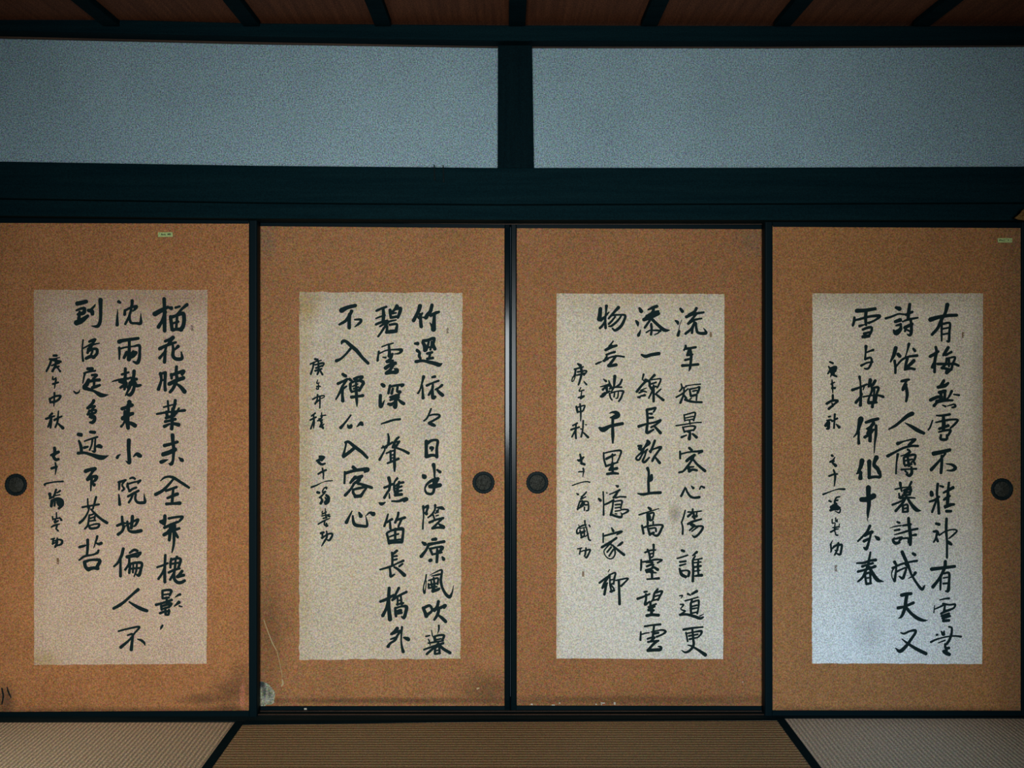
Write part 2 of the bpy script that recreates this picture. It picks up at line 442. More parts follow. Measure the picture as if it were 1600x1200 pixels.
# ------------------------------------------------------------------ brush writing
INK = {
'a': '''
#1
@172 455
675,95,40 680,200,40 680,350,45 682,495,42
560,285,55 640,240,50 720,200,35
690,260,40 650,370,35 605,445,45
720,200,25 765,212,45
820,205,30 870,190,25
960,170,40 900,220,30 835,295,30
755,320,40 765,400,40 775,480,40
755,330,40 840,300,35 910,280,45 925,340,45 915,430,45 885,480,50
780,405,25 850,380,30
785,485,40 830,475,35 890,480,45
838,310,30 832,400,30 825,470,30
690,625,35 750,600,35 785,580,45
785,590,35 745,635,30 720,660,20
620,720,40 700,680,35 770,655,35 820,640,28
705,680,30 680,760,28 620,835,35
690,745,35 685,820,35 680,885,40
785,680,28 790,740,35 785,800,40 810,840,40 860,850,42 900,835,38 890,760,15
850,690,40 815,725,25 795,740,15
630,1030,40 640,1110,30 605,1225,40
690,1020,40 688,1100,35 685,1170,35 690,1235,38
630,1035,30 690,1015,30
640,1120,22 680,1105,22
830,945,35 825,1030,35 835,1100,40 790,1210,38 750,1260,35
765,1040,35 770,1090,30
765,1050,35 850,1020,38 920,1000,40 900,1040,35
740,1160,45 820,1120,45 915,1085,45
835,1160,25 885,1200,40 930,1255,50
@172 595
720,255,25 728,330,25 730,380,25
815,245,35 805,310,35 785,370,35
670,330,22 740,310,20 825,290,20
585,415,25 700,395,28 800,385,22 930,370,35
860,345,25 830,400,30 790,430,35
705,390,35 715,450,35
785,350,40 775,450,40 775,540,40 770,600,40
700,465,35 800,435,35
690,510,35 760,495,30 815,480,35
680,570,40 740,540,25
800,535,35 855,550,45
780,680,45 785,760,40 795,850,38 790,950,32 785,1000,32 765,1040,42 735,1035,15
680,810,40 760,790,35 840,765,35
665,920,50 740,895,50 810,860,50
640,1015,45 680,1000,35 725,985,10
860,960,15 895,990,45 910,1000,25
@172 735
630,130,12 680,90,25 740,78,28 800,95,35 870,140,32 940,185,32 985,215,28
790,110,25 740,170,30 660,250,35 570,300,40
700,255,30 770,230,30 830,210,30
720,345,30 790,315,35 840,295,40
790,235,28 780,330,32 775,410,35
705,420,35 780,415,32 870,410,42
685,570,40 685,620,38 680,665,35
630,640,35 670,625,30
630,645,30 680,680,25
735,600,30 820,585,28 905,580,30 880,620,30 850,650,20
680,715,35 760,680,35 840,645,30
675,805,40 740,770,40 865,725,30
760,680,40 750,780,40 740,870,35
805,690,40 800,800,38 798,900,30 785,980,25 772,1030,12
790,700,40 730,760,35
810,770,30 845,835,30
@172 875
590,90,25 650,70,25 720,40,25
690,-60,30 685,50,32 682,150,35 685,275,35
685,90,30 650,170,28 605,235,30
835,-40,30 825,-15,25
765,-15,30 755,40,30 755,95,25
765,0,28 830,-20,28 880,-10,32 870,50,32 850,100,28
765,50,25 850,35,25
820,-10,25 810,100,30 800,160,28
735,155,30 800,125,30 870,105,25
805,150,30 775,205,30 750,245,28
800,165,28 805,240,35 845,280,38 890,280,38 930,260,35
900,140,35 870,180,35 840,210,35 880,200,35 920,190,35
655,385,28 655,440,28 655,480,25
655,385,28 720,375,28 765,385,32 745,440,28
660,435,22 740,425,22
660,480,28 735,470,25
705,470,28 710,510,28
575,560,32 650,540,28 770,500,30
640,575,30 645,620,28
640,580,25 760,545,35 735,590,30
645,615,25 730,590,25
690,600,28 695,680,30
625,665,30 680,645,28 740,640,30
735,625,28 730,680,28 700,685,25
875,430,30 850,440,25 815,465,12
860,530,40 830,555,25 800,580,12
865,575,20 900,585,15
655,820,25 640,845,25 630,868,10
#2
@172 455
105,130,35 125,142,30
95,230,8 90,320,25 88,420,40
275,120,38 275,160,35 265,200,30
185,240,30 182,290,35
190,240,28 260,205,28 330,190,35 310,225,30 285,250,15
265,230,30 235,320,28 190,410,28
245,300,28 245,350,30 265,395,30 320,400,28 380,400,38 385,330,20 385,280,10
115,630,50 170,615,40 350,590,35
115,710,32 118,780,28 115,850,18
120,720,25 200,700,22 290,690,22 365,680,35 370,760,32 365,840,38 340,895,42 290,880,20
240,610,35 240,700,35 235,850,50
205,760,30 190,800,35 175,830,35
290,760,40 275,790,40
320,770,45 290,810,40 270,830,25
190,970,35 190,1050,35 185,1130,45
150,1040,30 230,1015,25
30,1128,15 100,1110,25 200,1095,30 260,1085,20
120,1130,35 200,1150,40
300,1000,40 290,1080,38 240,1190,40
250,1080,25 330,1100,35
300,1120,35 330,1180,40 380,1175,30
130,1205,30 200,1160,40
180,1225,30 190,1150,40
225,1200,40 270,1165,35 300,1165,35 290,1240,38 250,1295,42 205,1290,20
255,1150,50 240,1210,35 200,1290,20 185,1310,8
@172 595
240,265,50 245,310,50
150,350,40 210,330,40 275,305,40
230,300,45 220,420,45 215,500,50 225,590,42
160,470,50 220,430,50 280,410,40
190,490,30 165,540,25 140,570,30
225,520,35 280,540,45 310,560,50
190,390,45 185,470,40
235,745,48 232,850,42 238,950,42 240,1025,40 195,1000,8
130,920,10 100,940,30 90,960,35
290,950,12 330,915,35 360,930,50 380,940,40
@172 735
110,150,32 150,135,28 195,120,25
190,125,25 150,180,22 175,230,25 150,255,22
115,145,30 115,190,28 112,240,20
108,300,15 115,360,28 120,425,35
250,100,22 285,92,28 310,105,25
220,165,28 215,200,28
225,170,25 290,150,22 340,140,20 380,125,25 350,160,22
240,260,28 285,230,28 325,215,28
220,180,25 230,230,25 250,260,25
225,325,28 280,295,30 355,255,28
285,300,28 260,360,26 235,400,28
320,300,28 315,360,28 345,400,32 400,405,35 435,395,35 430,340,22 425,290,8
150,580,30 155,650,32 170,710,32
90,690,32 150,665,32 190,660,25
175,700,35 150,760,32 100,800,35
215,640,28 225,710,30 240,755,30 300,770,38 385,755,40
200,690,20 270,650,25 350,615,30 320,680,28 300,700,20
280,575,38 275,640,38 265,720,35
@172 875
165,-140,35 145,-60,35 100,30,30 50,80,25
130,-10,28 130,80,28 130,200,35
245,-90,25 300,-125,32 340,-115,30
210,-40,35 290,-70,25 380,-90,30 340,-40,28
215,-35,32 280,-45,28 350,-50,30
240,-30,28 235,50,28 190,120,28
250,50,30 320,35,30 395,40,32 385,120,32 360,190,38 330,180,20
250,60,30 240,160,30
290,60,22 285,155,25
335,55,22 325,140,25 300,205,15
245,110,25 370,100,25
350,370,38 280,430,30 180,520,32 110,570,36 45,605,32
240,525,20 320,575,35 400,615,42 460,635,35
105,890,22 200,865,22 365,835,25 310,910,22 240,1000,25 135,1090,38
285,930,30 275,1020,32 265,1120,38
220,940,20 270,925,25
345,990,15 390,1005,28 425,1035,28 435,1065,12
#3
@52 455
550,155,50 600,145,48 660,130,45
540,240,25 590,220,30 640,215,35 635,260,45
560,290,35 620,275,45 640,260,40
580,260,30 570,340,40
540,395,60 600,370,60 680,310,35
690,240,40 730,250,50 740,285,40
700,250,30 760,190,25 775,165,10
840,110,50 842,220,40 840,350,38 820,420,40 790,440,35 725,435,8
622,610,20 612,720,18 615,800,22 622,870,28
610,720,15 660,695,20 720,660,22
700,630,30 750,610,35 775,605,28 740,655,30
700,690,25 760,665,22 825,650,15
690,720,35 680,770,30
740,660,30 700,740,35
690,740,40 760,720,30 795,730,35 795,780,35 750,830,35
660,840,35 720,815,40 760,830,30
740,750,25 720,800,25
@52 575
680,10,35 735,10,40
635,65,22 700,45,25 775,35,22
645,65,28 630,130,20 620,190,15
735,90,30 780,85,32 795,95,25 750,130,30
690,150,40 670,200,50 640,235,50
690,170,35 760,155,35 825,150,38
760,150,30 760,240,30
740,245,38 790,230,35 830,215,30
640,250,45 690,265,40 760,290,30 850,340,50 940,335,8
505,290,15 535,315,25 570,300,18 582,270,8
755,410,40 740,440,35 680,500,30
680,500,35 740,480,28 770,480,25 720,530,22
690,570,30 700,530,25
710,540,22 780,525,25 770,560,28 680,580,30
735,560,30 730,620,35
710,610,35 760,610,40 765,650,40 740,680,40 710,680,25
565,830,40 595,835,45
570,910,25 590,960,35 600,1010,38 600,1050,35
560,1065,35 640,1060,32 730,1085,38 850,1120,55 940,1095,10
715,800,35 765,805,38
640,915,18 710,890,22 800,862,25
740,890,25 730,960,22 705,1025,22
775,890,22 770,980,25 765,1045,30 730,1035,10
640,995,35 680,985,25
780,985,20 820,975,45 845,985,40
@52 670
655,530,45 710,510,40 770,500,42
765,500,42 725,560,30 680,630,40
680,635,38 740,600,35 790,600,40 775,640,35 740,665,20
730,620,30 722,700,26 718,775,15
745,680,25 760,700,38
@52 765
680,115,18 682,180,20 685,230,22
785,95,28 765,170,25 745,240,22
615,220,25 700,205,22 820,185,25
700,220,22 680,290,22 630,370,28 580,415,32
720,245,20 780,310,28 850,370,30 920,415,35
710,320,22 770,300,20
710,360,20 770,340,22
700,320,22 690,400,24 680,450,25 645,490,22
770,330,22 765,380,22
690,395,18 775,385,22
700,450,25 715,485,30 800,475,28 825,435,25 780,430,22 720,445,20
680,630,35 680,720,32 670,820,28
580,718,32 630,705,30 660,695,15
800,585,30 785,640,25 755,730,10
790,670,20 820,680,32 850,670,35
575,880,22 640,835,28 740,815,22 800,790,30 815,760,25
640,910,40 655,970,38 690,1000,45
640,905,38 720,880,28 830,885,38 800,960,40
690,995,48 750,980,38 805,985,42
#4
@52 455
255,805,30 290,805,30
205,850,25 260,845,18 330,828,12
225,860,28 205,920,28 165,1000,25
250,865,25 300,870,28 340,880,30
285,850,28 275,930,28 240,1000,30
230,930,20 320,895,30
290,940,25 320,980,20 335,1000,30
260,960,25 320,940,22
@52 575
245,110,18 240,140,20
285,120,15 255,145,20
245,200,25 310,180,25
285,140,22 275,190,22 265,255,12
265,310,25 262,390,22 258,475,15
205,385,28 215,430,28
210,385,25 270,355,25 340,350,28 310,400,28 250,430,28
215,430,25 280,415,30
235,570,30 200,600,20
160,635,28 220,615,28 265,600,20
225,610,28 222,680,28 215,745,25
220,630,22 185,735,22
315,540,18 310,600,20
265,650,30 300,630,25 355,605,22
310,610,28 300,680,25 275,740,22
310,695,22 370,750,38
@52 670
265,240,35 270,300,40 250,340,40
220,330,25 270,310,40 315,290,35
250,350,35 280,385,38 315,380,30
230,495,32 290,475,30
275,425,20 285,490,25 275,570,12
145,710,14 142,698,26 160,685,22 260,665,18 370,658,22
205,815,38 215,865,28
205,870,25 250,850,25
285,760,25 270,810,28 250,855,25
335,775,25 300,800,20
270,835,15 330,825,18
235,900,38 225,965,35
240,900,38 300,880,45 350,900,50 360,950,40 320,995,30
270,920,25 265,960,25
310,920,45 320,950,35
@52 765
290,290,18 290,350,20
240,340,20 245,375,20
245,370,18 330,355,18
330,350,18 350,380,28
275,380,25 270,410,28 310,390,22
225,468,18 270,445,25 330,430,14
300,440,22 285,490,22
285,490,18 310,515,22
225,620,18 265,610,20
250,620,25 245,675,25
240,680,22 290,655,18
270,640,20 320,625,22 360,640,28 350,680,28 300,700,20
300,610,22 295,670,28 275,715,28
''',
'b': '''
#1
@580 460
610,145,48 595,200,42 560,270,40 530,325,42
615,250,35 618,330,38 625,400,42
640,235,22 600,290,40
760,135,40 740,210,42 700,260,45 685,290,45
745,265,35 800,235,38 845,220,30
790,250,32 785,340,42 778,435,58
735,355,12 760,400,30
665,290,25 640,285,15
550,615,30 580,615,42
575,700,38 605,730,32 600,770,35 615,800,30
560,840,38 640,830,32 720,845,38 800,865,45 850,880,45 890,860,8
650,580,35 700,575,35 785,550,35 775,620,35 795,680,40
645,600,35 670,650,45 670,700,40
720,590,25 705,650,30 690,700,25
755,590,22 750,640,22 740,690,25
690,660,20 780,660,28
700,740,30 760,725,30
740,730,28 725,790,30
700,805,30 770,795,32
655,1030,38 640,1090,25 615,1180,20 590,1230,25 580,1235,20
640,1140,20 645,1240,28 648,1295,38
765,1035,28 795,1028,34
695,1140,30 770,1105,22 840,1080,28
770,1120,25 765,1180,30 720,1255,28
765,1150,25 770,1290,40 800,1280,30
885,1135,32 850,1165,25 800,1190,20
815,1180,22 850,1225,38 890,1258,42
@580 590
748,390,22 725,450,22 695,510,22 660,540,20
710,480,18 780,462,22 845,465,25 850,490,28 790,530,25 720,565,25
725,570,35 770,590,40 795,600,28
690,800,45 688,890,38 690,985,45
700,820,40 760,785,30 830,790,32 820,880,32 820,990,38
700,985,42 760,970,35 815,980,30
745,880,40 770,880,32 755,915,20
@580 730
780,-30,45 790,40,30 792,130,20
825,35,25 860,60,35
645,100,25 665,120,55
835,145,38 760,165,35 700,210,28 672,265,20 690,320,28 740,335,32 775,315,32 790,250,32
800,130,20 785,200,40
735,240,45 790,235,55 860,225,45
830,150,40 780,230,50
650,490,30 655,600,18 648,690,20 645,770,22
660,510,25 710,485,30 690,560,28 690,580,40
650,570,18 690,575,30
800,475,30 795,530,22 760,590,25 710,630,18
825,505,20 880,510,40 910,525,22
815,550,20 840,535,22
770,590,22 790,650,22 770,680,22
800,575,18 840,560,18
810,610,16 840,600,16
730,690,30 800,660,25 900,635,28
890,640,28 840,690,25 770,760,30
765,765,30 830,755,28 905,755,32
845,710,20 880,735,40 900,750,45
640,940,25 670,960,45
765,905,32 805,900,40
720,965,40 800,950,32 910,930,35
715,970,35 690,1030,30 625,1115,40
735,1020,30 765,1090,28
740,1020,28 830,1000,25 890,1005,40 850,1060,30
770,1090,25 880,1065,25
825,1030,28 825,1110,35 820,1185,32
740,1165,40
890,1125,25 905,1150,40
@580 880
688,145,18 680,200,18 655,290,15 655,350,22 668,375,20 680,310,12 690,220,10
735,150,8 800,115,15 880,85,22 878,150,28 870,220,32 890,310,30 935,390,34 980,420,40 1010,370,20 1030,280,6
755,160,12 830,145,25 870,135,20
715,260,22 720,310,25
720,215,20 790,195,22 835,190,22 830,260,25
750,225,20 760,300,25
780,180,22 790,280,30 770,345,35
720,270,20 830,250,22
730,310,22 820,295,22
770,350,38 830,330,35 850,320,28
650,560,35 675,620,40 690,660,45
655,560,35 730,530,32 760,590,30 710,640,35
840,480,35 825,540,35 790,590,38
790,580,40 870,555,35 925,530,40 910,560,25
850,560,35 830,640,35 790,705,28
840,650,25 890,690,38 930,730,38
845,780,25 845,830,20 830,880,8
755,840,12 765,910,15
685,915,22 730,905,18
715,950,15 730,985,18 738,1025,12
790,930,30 800,980,28
780,920,22 850,900,25 910,905,28 890,960,28
800,960,20 870,945,20
715,1000,20 800,985,22 900,970,20
800,910,20 800,980,25
660,1080,22 760,1045,25 900,1000,28
840,1000,25 780,1060,28 695,1135,28
840,1010,28 900,1070,35 985,1120,35
800,1060,25 795,1130,28
800,1060,25 845,1040,25 855,1120,28
805,1095,18 845,1085,18
800,1135,25 860,1125,25
#2
@580 460
65,205,28 120,180,28 190,155,28
150,185,32 155,260,40 150,330,40
60,300,20 110,280,22 170,260,25
60,375,28 120,350,30 200,330,30
235,195,35 240,250,35 245,290,30
255,230,30 300,180,32 320,140,32 340,170,30
300,185,28 365,175,38 355,230,38 335,290,30
270,240,22 310,230,22
250,290,32 340,275,32
110,400,22 160,370,28 240,335,25 310,320,18
210,350,28 160,420,28 120,480,25 88,525,25
200,400,28 195,470,35
230,380,28 300,370,28 325,380,25 310,450,40
190,475,35 250,465,45 310,460,40
135,655,18 200,630,18 275,610,18
220,625,25 228,700,32 225,770,40
95,715,25 85,780,25 80,825,30
100,740,18 190,700,18 300,690,22 380,695,35 350,735,25 290,745,12
145,785,15 180,790,25
265,745,30 245,800,30 200,840,35
200,840,40 270,830,30
180,920,45 240,880,40 300,860,42
280,870,40 240,940,35 190,980,35
190,985,40 260,975,38 310,970,50 320,945,45 290,930,20
@580 590
135,85,35 155,102,45
115,225,38 112,290,38 118,360,42 140,340,30 165,285,12
235,100,30 225,150,32 215,195,30
240,115,25 300,100,28 400,90,32 380,110,25
270,140,28 255,200,32
330,120,28 325,170,30 360,180,38
240,245,30 300,225,28 345,215,30
310,220,28 305,300,42 300,370,42 275,355,15
240,280,28 345,245,28
215,330,32 250,335,40 285,300,12
335,270,25 380,310,38 405,325,40
125,580,15 200,555,25 280,530,25 360,520,26
210,705,20 220,760,28 215,830,30
130,880,20 200,850,25 265,810,25
150,860,25 170,900,20 130,980,25 105,1025,30
205,840,25 190,880,20
345,745,25 310,780,30 275,860,32
320,760,25 290,830,22
270,810,20 340,800,20
310,860,28 350,800,28
270,870,30 320,880,25 400,910,28 465,945,34
190,945,20 240,925,22 290,910,22
240,920,25 245,1050,28
295,900,25 290,1000,30 292,1100,35 292,1170,20
240,970,18 290,960,18
240,1010,18 290,1000,18
205,1070,25 270,1045,25 340,1015,30
@580 730
220,135,40 235,200,32 225,280,30 205,310,28 165,380,32
165,255,30 220,235,28 270,210,28
225,330,15 230,385,22
325,140,30 290,190,22 285,260,25 300,330,25
350,185,30 330,260,35 325,345,35
290,245,22 340,205,22 400,190,30
310,265,25 380,240,25
300,310,25 380,290,25
300,350,35 380,340,35
260,425,22 340,425,28 400,405,38 440,400,45 410,430,20
100,445,18 130,460,40 175,440,15
210,590,22 190,660,26 165,735,28
195,690,25 260,650,30
235,690,25 240,765,30
340,570,30 330,620,28 300,690,30
320,660,28 420,630,32
380,650,28 340,740,25
195,830,28 210,890,28 225,950,35
200,820,25 260,790,28 380,770,40 400,800,28 385,930,35
230,870,20 300,845,25 340,835,22
300,770,28 300,930,28
225,920,25 380,900,20
225,945,32 300,940,30 380,935,35
320,1045,32 280,1080,28 260,1100,25
260,1070,28 265,1150,28 262,1230,28
280,1115,22 320,1110,25
280,1160,22 320,1150,25
110,1280,20 200,1255,25 270,1230,25 330,1200,22 400,1170,30
230,1250,25 240,1320,28 245,1365,32 290,1340,20
290,1250,25 340,1280,32 415,1350,42
350,1240,25 390,1210,25
@580 880
225,310,35 220,400,38 220,550,40 235,700,50
115,480,30 190,450,35 280,400,30
215,450,35 190,560,32 145,655,40
345,310,32 310,380,28 275,450,28
265,460,30 340,410,28 440,360,30
370,400,22 375,460,25 380,510,30
330,430,22 330,520,25
340,470,20 380,455,20
320,515,25 400,500,25
300,560,28 305,630,32 310,660,32
310,560,25 380,540,25 440,545,40 430,620,38 410,680,38 380,670,20
330,600,30 370,590,35 360,620,30
335,630,28 380,620,28
325,815,40 290,850,28 250,885,28
260,890,22 330,855,28 370,845,22 330,900,28 300,960,28 240,1000,28 210,1040,38
245,950,20 310,930,30
385,800,28 378,880,22 375,970,20 385,1050,28 400,1105,38
410,930,22 450,945,45 465,955,40
#3
@460 460
590,200,58 660,165,45 760,140,42
715,210,40 690,260,35 640,330,35 565,375,28
690,250,40 685,330,40 685,415,42
755,315,20 825,315,30 830,340,32 795,375,28 755,405,12
590,615,20 600,590,35 640,585,35 710,645,42 780,705,42 850,790,36 920,860,35
700,680,30 640,750,25 580,805,28 525,830,38
605,1000,35 640,1020,38
545,1115,35 600,1090,28 660,1060,30
655,1070,28 600,1150,28 560,1240,28 520,1310,20
590,1190,32 650,1150,22
600,1180,35 600,1260,32 605,1330,40
690,1060,35 715,1080,30
745,1055,30 800,1035,32 850,1030,32 830,1060,25
850,1040,28 790,1090,22
700,1120,35 700,1180,30 715,1215,28
700,1110,25 790,1075,28 860,1100,40 840,1150,32 810,1200,35
730,1150,20 790,1120,20
740,1180,22 800,1160,22
715,1220,25 810,1190,25
770,1100,25 775,1250,35 780,1340,30 782,1400,12
715,1285,38 790,1275,30 855,1265,36
@460 570
705,630,20 660,690,24 620,740,26 580,785,38
665,750,15 680,780,35 705,770,42 710,755,25
780,775,12 830,730,40 845,745,38
650,965,25 635,1040,22 610,1135,32
640,970,32 680,965,32 760,1030,40 840,1090,38 910,1160,32
755,1035,38 690,1090,38 615,1145,40
@460 700
735,240,40 770,270,35
640,315,35 740,285,35 840,270,40 915,270,50 880,300,25
630,300,25 628,380,25 625,440,25
760,365,42 720,410,35 700,435,28
760,380,32 820,355,30 850,350,25 790,410,32 740,450,30
820,400,25 790,440,30 840,455,32 965,495,35
750,440,28 700,520,28 635,590,35
735,520,28 735,560,32 760,600,35
740,520,28 820,500,32 900,490,25 870,540,28 830,600,38
760,605,40 830,600,40
720,790,15 690,850,25 650,930,40
730,850,22 735,910,32 760,960,40 840,975,35 905,975,32 905,910,22 890,850,8
810,810,25 830,850,45
890,850,10 940,810,25 985,825,52
#4
@460 460
260,810,30 290,815,25
200,870,22 270,840,18 335,825,16
240,860,25 230,920,22 205,995,25
260,880,20 340,860,25 370,865,20 350,900,20
270,920,25 350,890,22
260,955,25 340,930,22
300,850,22 300,960,25 285,1000,22
320,950,22 350,1000,25
290,1070,12 280,1110,16 310,1105,12
275,1150,14 310,1140,12
300,1115,12 300,1180,18 275,1180,16 285,1160,10 325,1150,16
@460 570
230,430,22 290,400,18 365,385,18 370,405,15 340,420,14
290,375,22 285,430,20 260,490,22
320,400,22 318,540,18
260,480,22 310,440,20
260,605,22 215,640,20
200,690,22 270,655,22
240,630,20 245,720,25 240,790,14
240,700,20 205,800,20
340,600,14 340,660,22 310,680,20
330,640,18 390,630,16
310,680,25 340,720,28 330,760,25
290,700,18 350,690,20
320,770,25 350,780,28 360,795,22
370,740,15 340,770,20
@460 700
320,110,35 370,115,28 340,150,35
280,160,25 330,140,35
300,175,35 340,205,30 380,195,25
300,325,25 330,305,25 395,275,25
350,255,22 362,320,22 362,385,15
215,490,25 290,460,18 350,430,8 400,415,14 475,408,14
290,555,35 310,560,30
350,540,18 375,500,18 400,495,25 400,510,20
350,560,15 385,545,25
380,560,20 340,600,22 315,620,22
330,620,25 350,660,25 330,690,35
400,590,30 425,620,38 420,670,38 390,695,35
345,650,22 330,690,28
385,620,18 400,650,25 375,680,22
350,790,15 350,820,15 400,800,15 345,830,14
385,760,15 390,830,18 400,870,25
345,850,18 440,830,14
420,850,20 440,855,25
360,880,20 400,870,22
300,950,20 370,910,20 440,880,14
380,910,20 375,960,20 410,970,30
400,945,22 400,980,22
330,1065,28 365,1055,28
350,1070,25 350,1110,22
345,1125,28 390,1095,22
400,1040,18 410,1100,22 380,1160,25 340,1225,14
400,1080,22 460,1070,25 475,1090,25 440,1150,28 415,1150,20
''',
'c': '''
#1
@985 465
625,140,30 650,172,38
565,290,22 590,310,35 595,340,10
640,280,5 615,350,7 605,410,12
610,420,28 595,470,36
825,135,35 800,175,30 730,215,30
700,240,35 790,205,32 915,185,25
820,210,28 770,270,28 725,325,32
730,320,32 800,280,28 890,260,20
800,310,25 760,390,28 690,450,30
810,310,22 780,380,25 770,440,30
820,320,25 825,390,30 850,440,32 940,445,38 935,410,20 915,385,10
690,600,25 690,625,30 670,655,22
690,640,28 760,630,28 815,620,28
740,640,30 710,720,30
710,720,30 775,710,25
750,640,25 760,720,32 755,800,30 745,880,30 730,920,8
685,780,28 750,765,25
650,850,35 740,845,28 845,835,32
@985 595
635,40,18 645,90,22 615,130,20
645,90,18 700,75,12
575,205,22 650,160,22 720,100,18
670,90,20 665,170,22 625,275,28
670,180,22 695,215,30
690,65,16 780,50,14 875,42,18
740,110,22 755,190,28
745,105,22 820,90,18 865,80,25 840,150,28
780,130,20 825,120,20
760,190,28 825,175,28
745,230,18 765,215,15
830,175,20 825,240,20
685,235,30 740,255,30 800,265,25 890,268,26
670,425,18 680,500,20
670,430,18 740,410,18 810,400,22 790,495,22
690,465,16 785,445,16
685,495,16 790,480,18
740,500,18 745,540,20
570,562,18 680,545,18 800,525,16 885,520,18
655,580,22 675,640,22
660,580,18 760,565,20 810,575,25 790,620,22
675,635,22 790,615,22
720,640,22 745,650,28 735,725,38
640,705,28 700,680,18
780,665,25 825,705,35
735,840,30 765,865,32
620,885,25 622,970,24
630,915,22 740,890,20 895,880,32
900,885,22 850,910,16
800,930,35 745,965,35 705,1000,35
750,980,25 800,1000,20
790,960,22 720,1060,28 660,1130,25 610,1145,25
790,990,25 840,1050,28 930,1125,35
720,1070,35 735,1120,35
735,1080,25 790,1075,20
735,1130,35 780,1110,30 830,1120,28
@985 730
685,255,20 660,310,26 635,360,28
695,265,20 710,310,24 750,365,28 800,382,28 860,375,32
760,235,12 785,260,32
865,275,18 885,240,20 920,255,28
685,540,18 665,620,20 640,690,20
640,690,18 655,760,22 652,835,24
780,525,22 770,570,25 720,615,28
720,560,20 790,560,18 885,548,18
790,580,28 800,640,28
780,620,28 830,610,28
830,560,18 825,620,22
720,710,28 780,680,28 885,650,22
740,700,25 770,720,40 800,730,30
800,740,22 900,740,25 890,790,28 840,850,26 800,872,28 770,850,10
790,745,25 740,790,20
850,740,20 770,800,18
645,1040,30 670,1050,30
585,1140,18 640,1125,20 715,1100,20
830,1060,30 780,1105,18
@985 880
620,-15,25 690,-25,25
620,30,25 690,10,18
615,70,25 640,140,38 690,170,35
620,100,25 700,90,20 735,110,30 725,160,30
810,-90,20 780,-30,25 785,80,28 780,225,30
790,-40,18 850,-50,18 895,-60,18
850,-30,22 845,40,28 850,150,22
795,-5,18 880,-15,20
800,50,25 880,35,25
800,100,18 870,90,18
810,160,22 890,150,36
615,408,16 650,405,18 635,435,12
625,515,18 665,520,20 630,570,14 660,590,20 685,600,18 625,640,20
720,385,28 750,400,18
830,350,32 770,385,25
685,470,20 760,450,18 845,425,18
770,450,25 760,500,22
755,500,28 755,570,28 760,640,25
760,490,25 840,465,22 855,480,25 850,560,22 835,630,22
775,540,22 830,525,22
775,570,22 830,560,18
770,625,20 840,610,20
620,645,28 700,640,28 800,665,35 870,690,32 910,675,20
915,635,8 870,660,16
665,830,30 780,810,25 905,798,20
695,870,22 705,920,20 715,975,22
695,880,20 800,860,20 885,850,30 880,890,22 840,930,18
730,910,22 840,890,22
740,950,25 830,930,18
775,830,25 785,950,28 790,1020,30 750,1085,28 690,1115,25 640,1090,10
720,1025,15 760,1035,22 840,1080,28 935,1145,42
#2
@985 465
115,135,30 135,170,45
70,290,22 90,320,38 95,360,10
130,400,8 115,440,28 100,470,36
225,150,22 280,125,35 330,110,36
290,150,30 260,200,30 190,250,25
200,230,25 280,190,30 350,170,25
170,275,42 250,245,45 350,200,40
240,290,28 180,375,28
260,260,35 330,330,35 400,390,40 440,410,38 490,408,10
260,330,28 265,400,28 258,460,28
200,435,20 240,410,18
290,410,20 340,410,25 380,420,20
380,400,25 350,440,18 300,465,12
140,715,25 190,735,38 260,715,38 355,700,40
165,960,25 150,1020,16
150,1020,16 180,1055,16
200,1040,30 140,1100,28 80,1175,30
190,1030,35 240,1050,25
200,1130,12 130,1160,18
300,970,32 250,1020,22
240,1060,30 240,1110,25
240,1030,18 320,1020,16 380,1020,20 345,1110,22 330,1130,15
260,1080,22 320,1060,22
250,1130,22 320,1110,22
@985 595
110,150,22 160,130,22 200,140,18
95,205,22 115,205,30
130,190,20 180,180,28
290,60,25 290,160,28 290,255,30
240,60,30 270,120,22
275,125,22 230,215,20
380,105,18 330,150,22
315,165,22 410,240,32
205,365,30 212,430,30 215,520,28
210,360,30 270,350,30 315,340,25 290,390,20
235,410,20 265,412,30
220,465,28 280,460,28
105,570,35 200,540,25 300,520,25 375,495,30
215,530,28 205,600,32 210,650,35 290,610,22
375,510,18 300,560,25 260,580,25
310,580,28 375,650,36
100,815,28 140,810,20 115,850,40
215,750,30 240,780,28 180,830,22 130,870,22
215,760,22 150,880,25 80,950,22 75,980,25 110,985,25 155,910,20 210,860,25
200,870,22 180,940,22 155,1000,28 180,1015,30 235,960,20
305,750,30 280,820,28 250,890,30
240,880,22 300,850,20 380,830,32 350,880,25 300,950,28 275,1000,28
310,955,22 365,1025,35
@985 730
215,15,38 230,70,28 225,180,30 230,310,30
265,100,30 260,150,42 240,170,30
95,330,18 160,340,32 250,325,30 375,318,35
225,505,25 250,525,35
110,595,20 220,560,18 355,518,12
215,580,30 212,640,25 220,700,22
215,590,25 290,570,22 280,650,25
240,610,28 245,660,30 270,660,22
215,690,25 215,720,25
285,680,20 285,720,20
145,730,25 165,830,26
150,760,22 210,740,25 300,725,22 400,725,25 385,780,28 350,845,28 315,855,28 280,840,15
215,750,22 230,800,28 245,845,30
230,770,22 310,760,22 320,800,25
240,840,28 290,820,30
290,970,30 290,1050,22 285,1110,20
185,1065,25 250,1040,22 315,1035,18
215,1030,25 240,1100,25 245,1190,22
250,1085,20 280,1075,18
250,1130,30 280,1120,18
@985 880
135,-40,22 135,40,25 130,90,18
140,-15,20 230,-25,25 310,-45,25 395,-40,20 340,-5,22
200,-10,20 280,-10,20
205,40,25 270,15,28 290,20,22
195,90,30 260,70,30 280,50,30
205,110,30 280,95,22
280,40,22 340,80,36
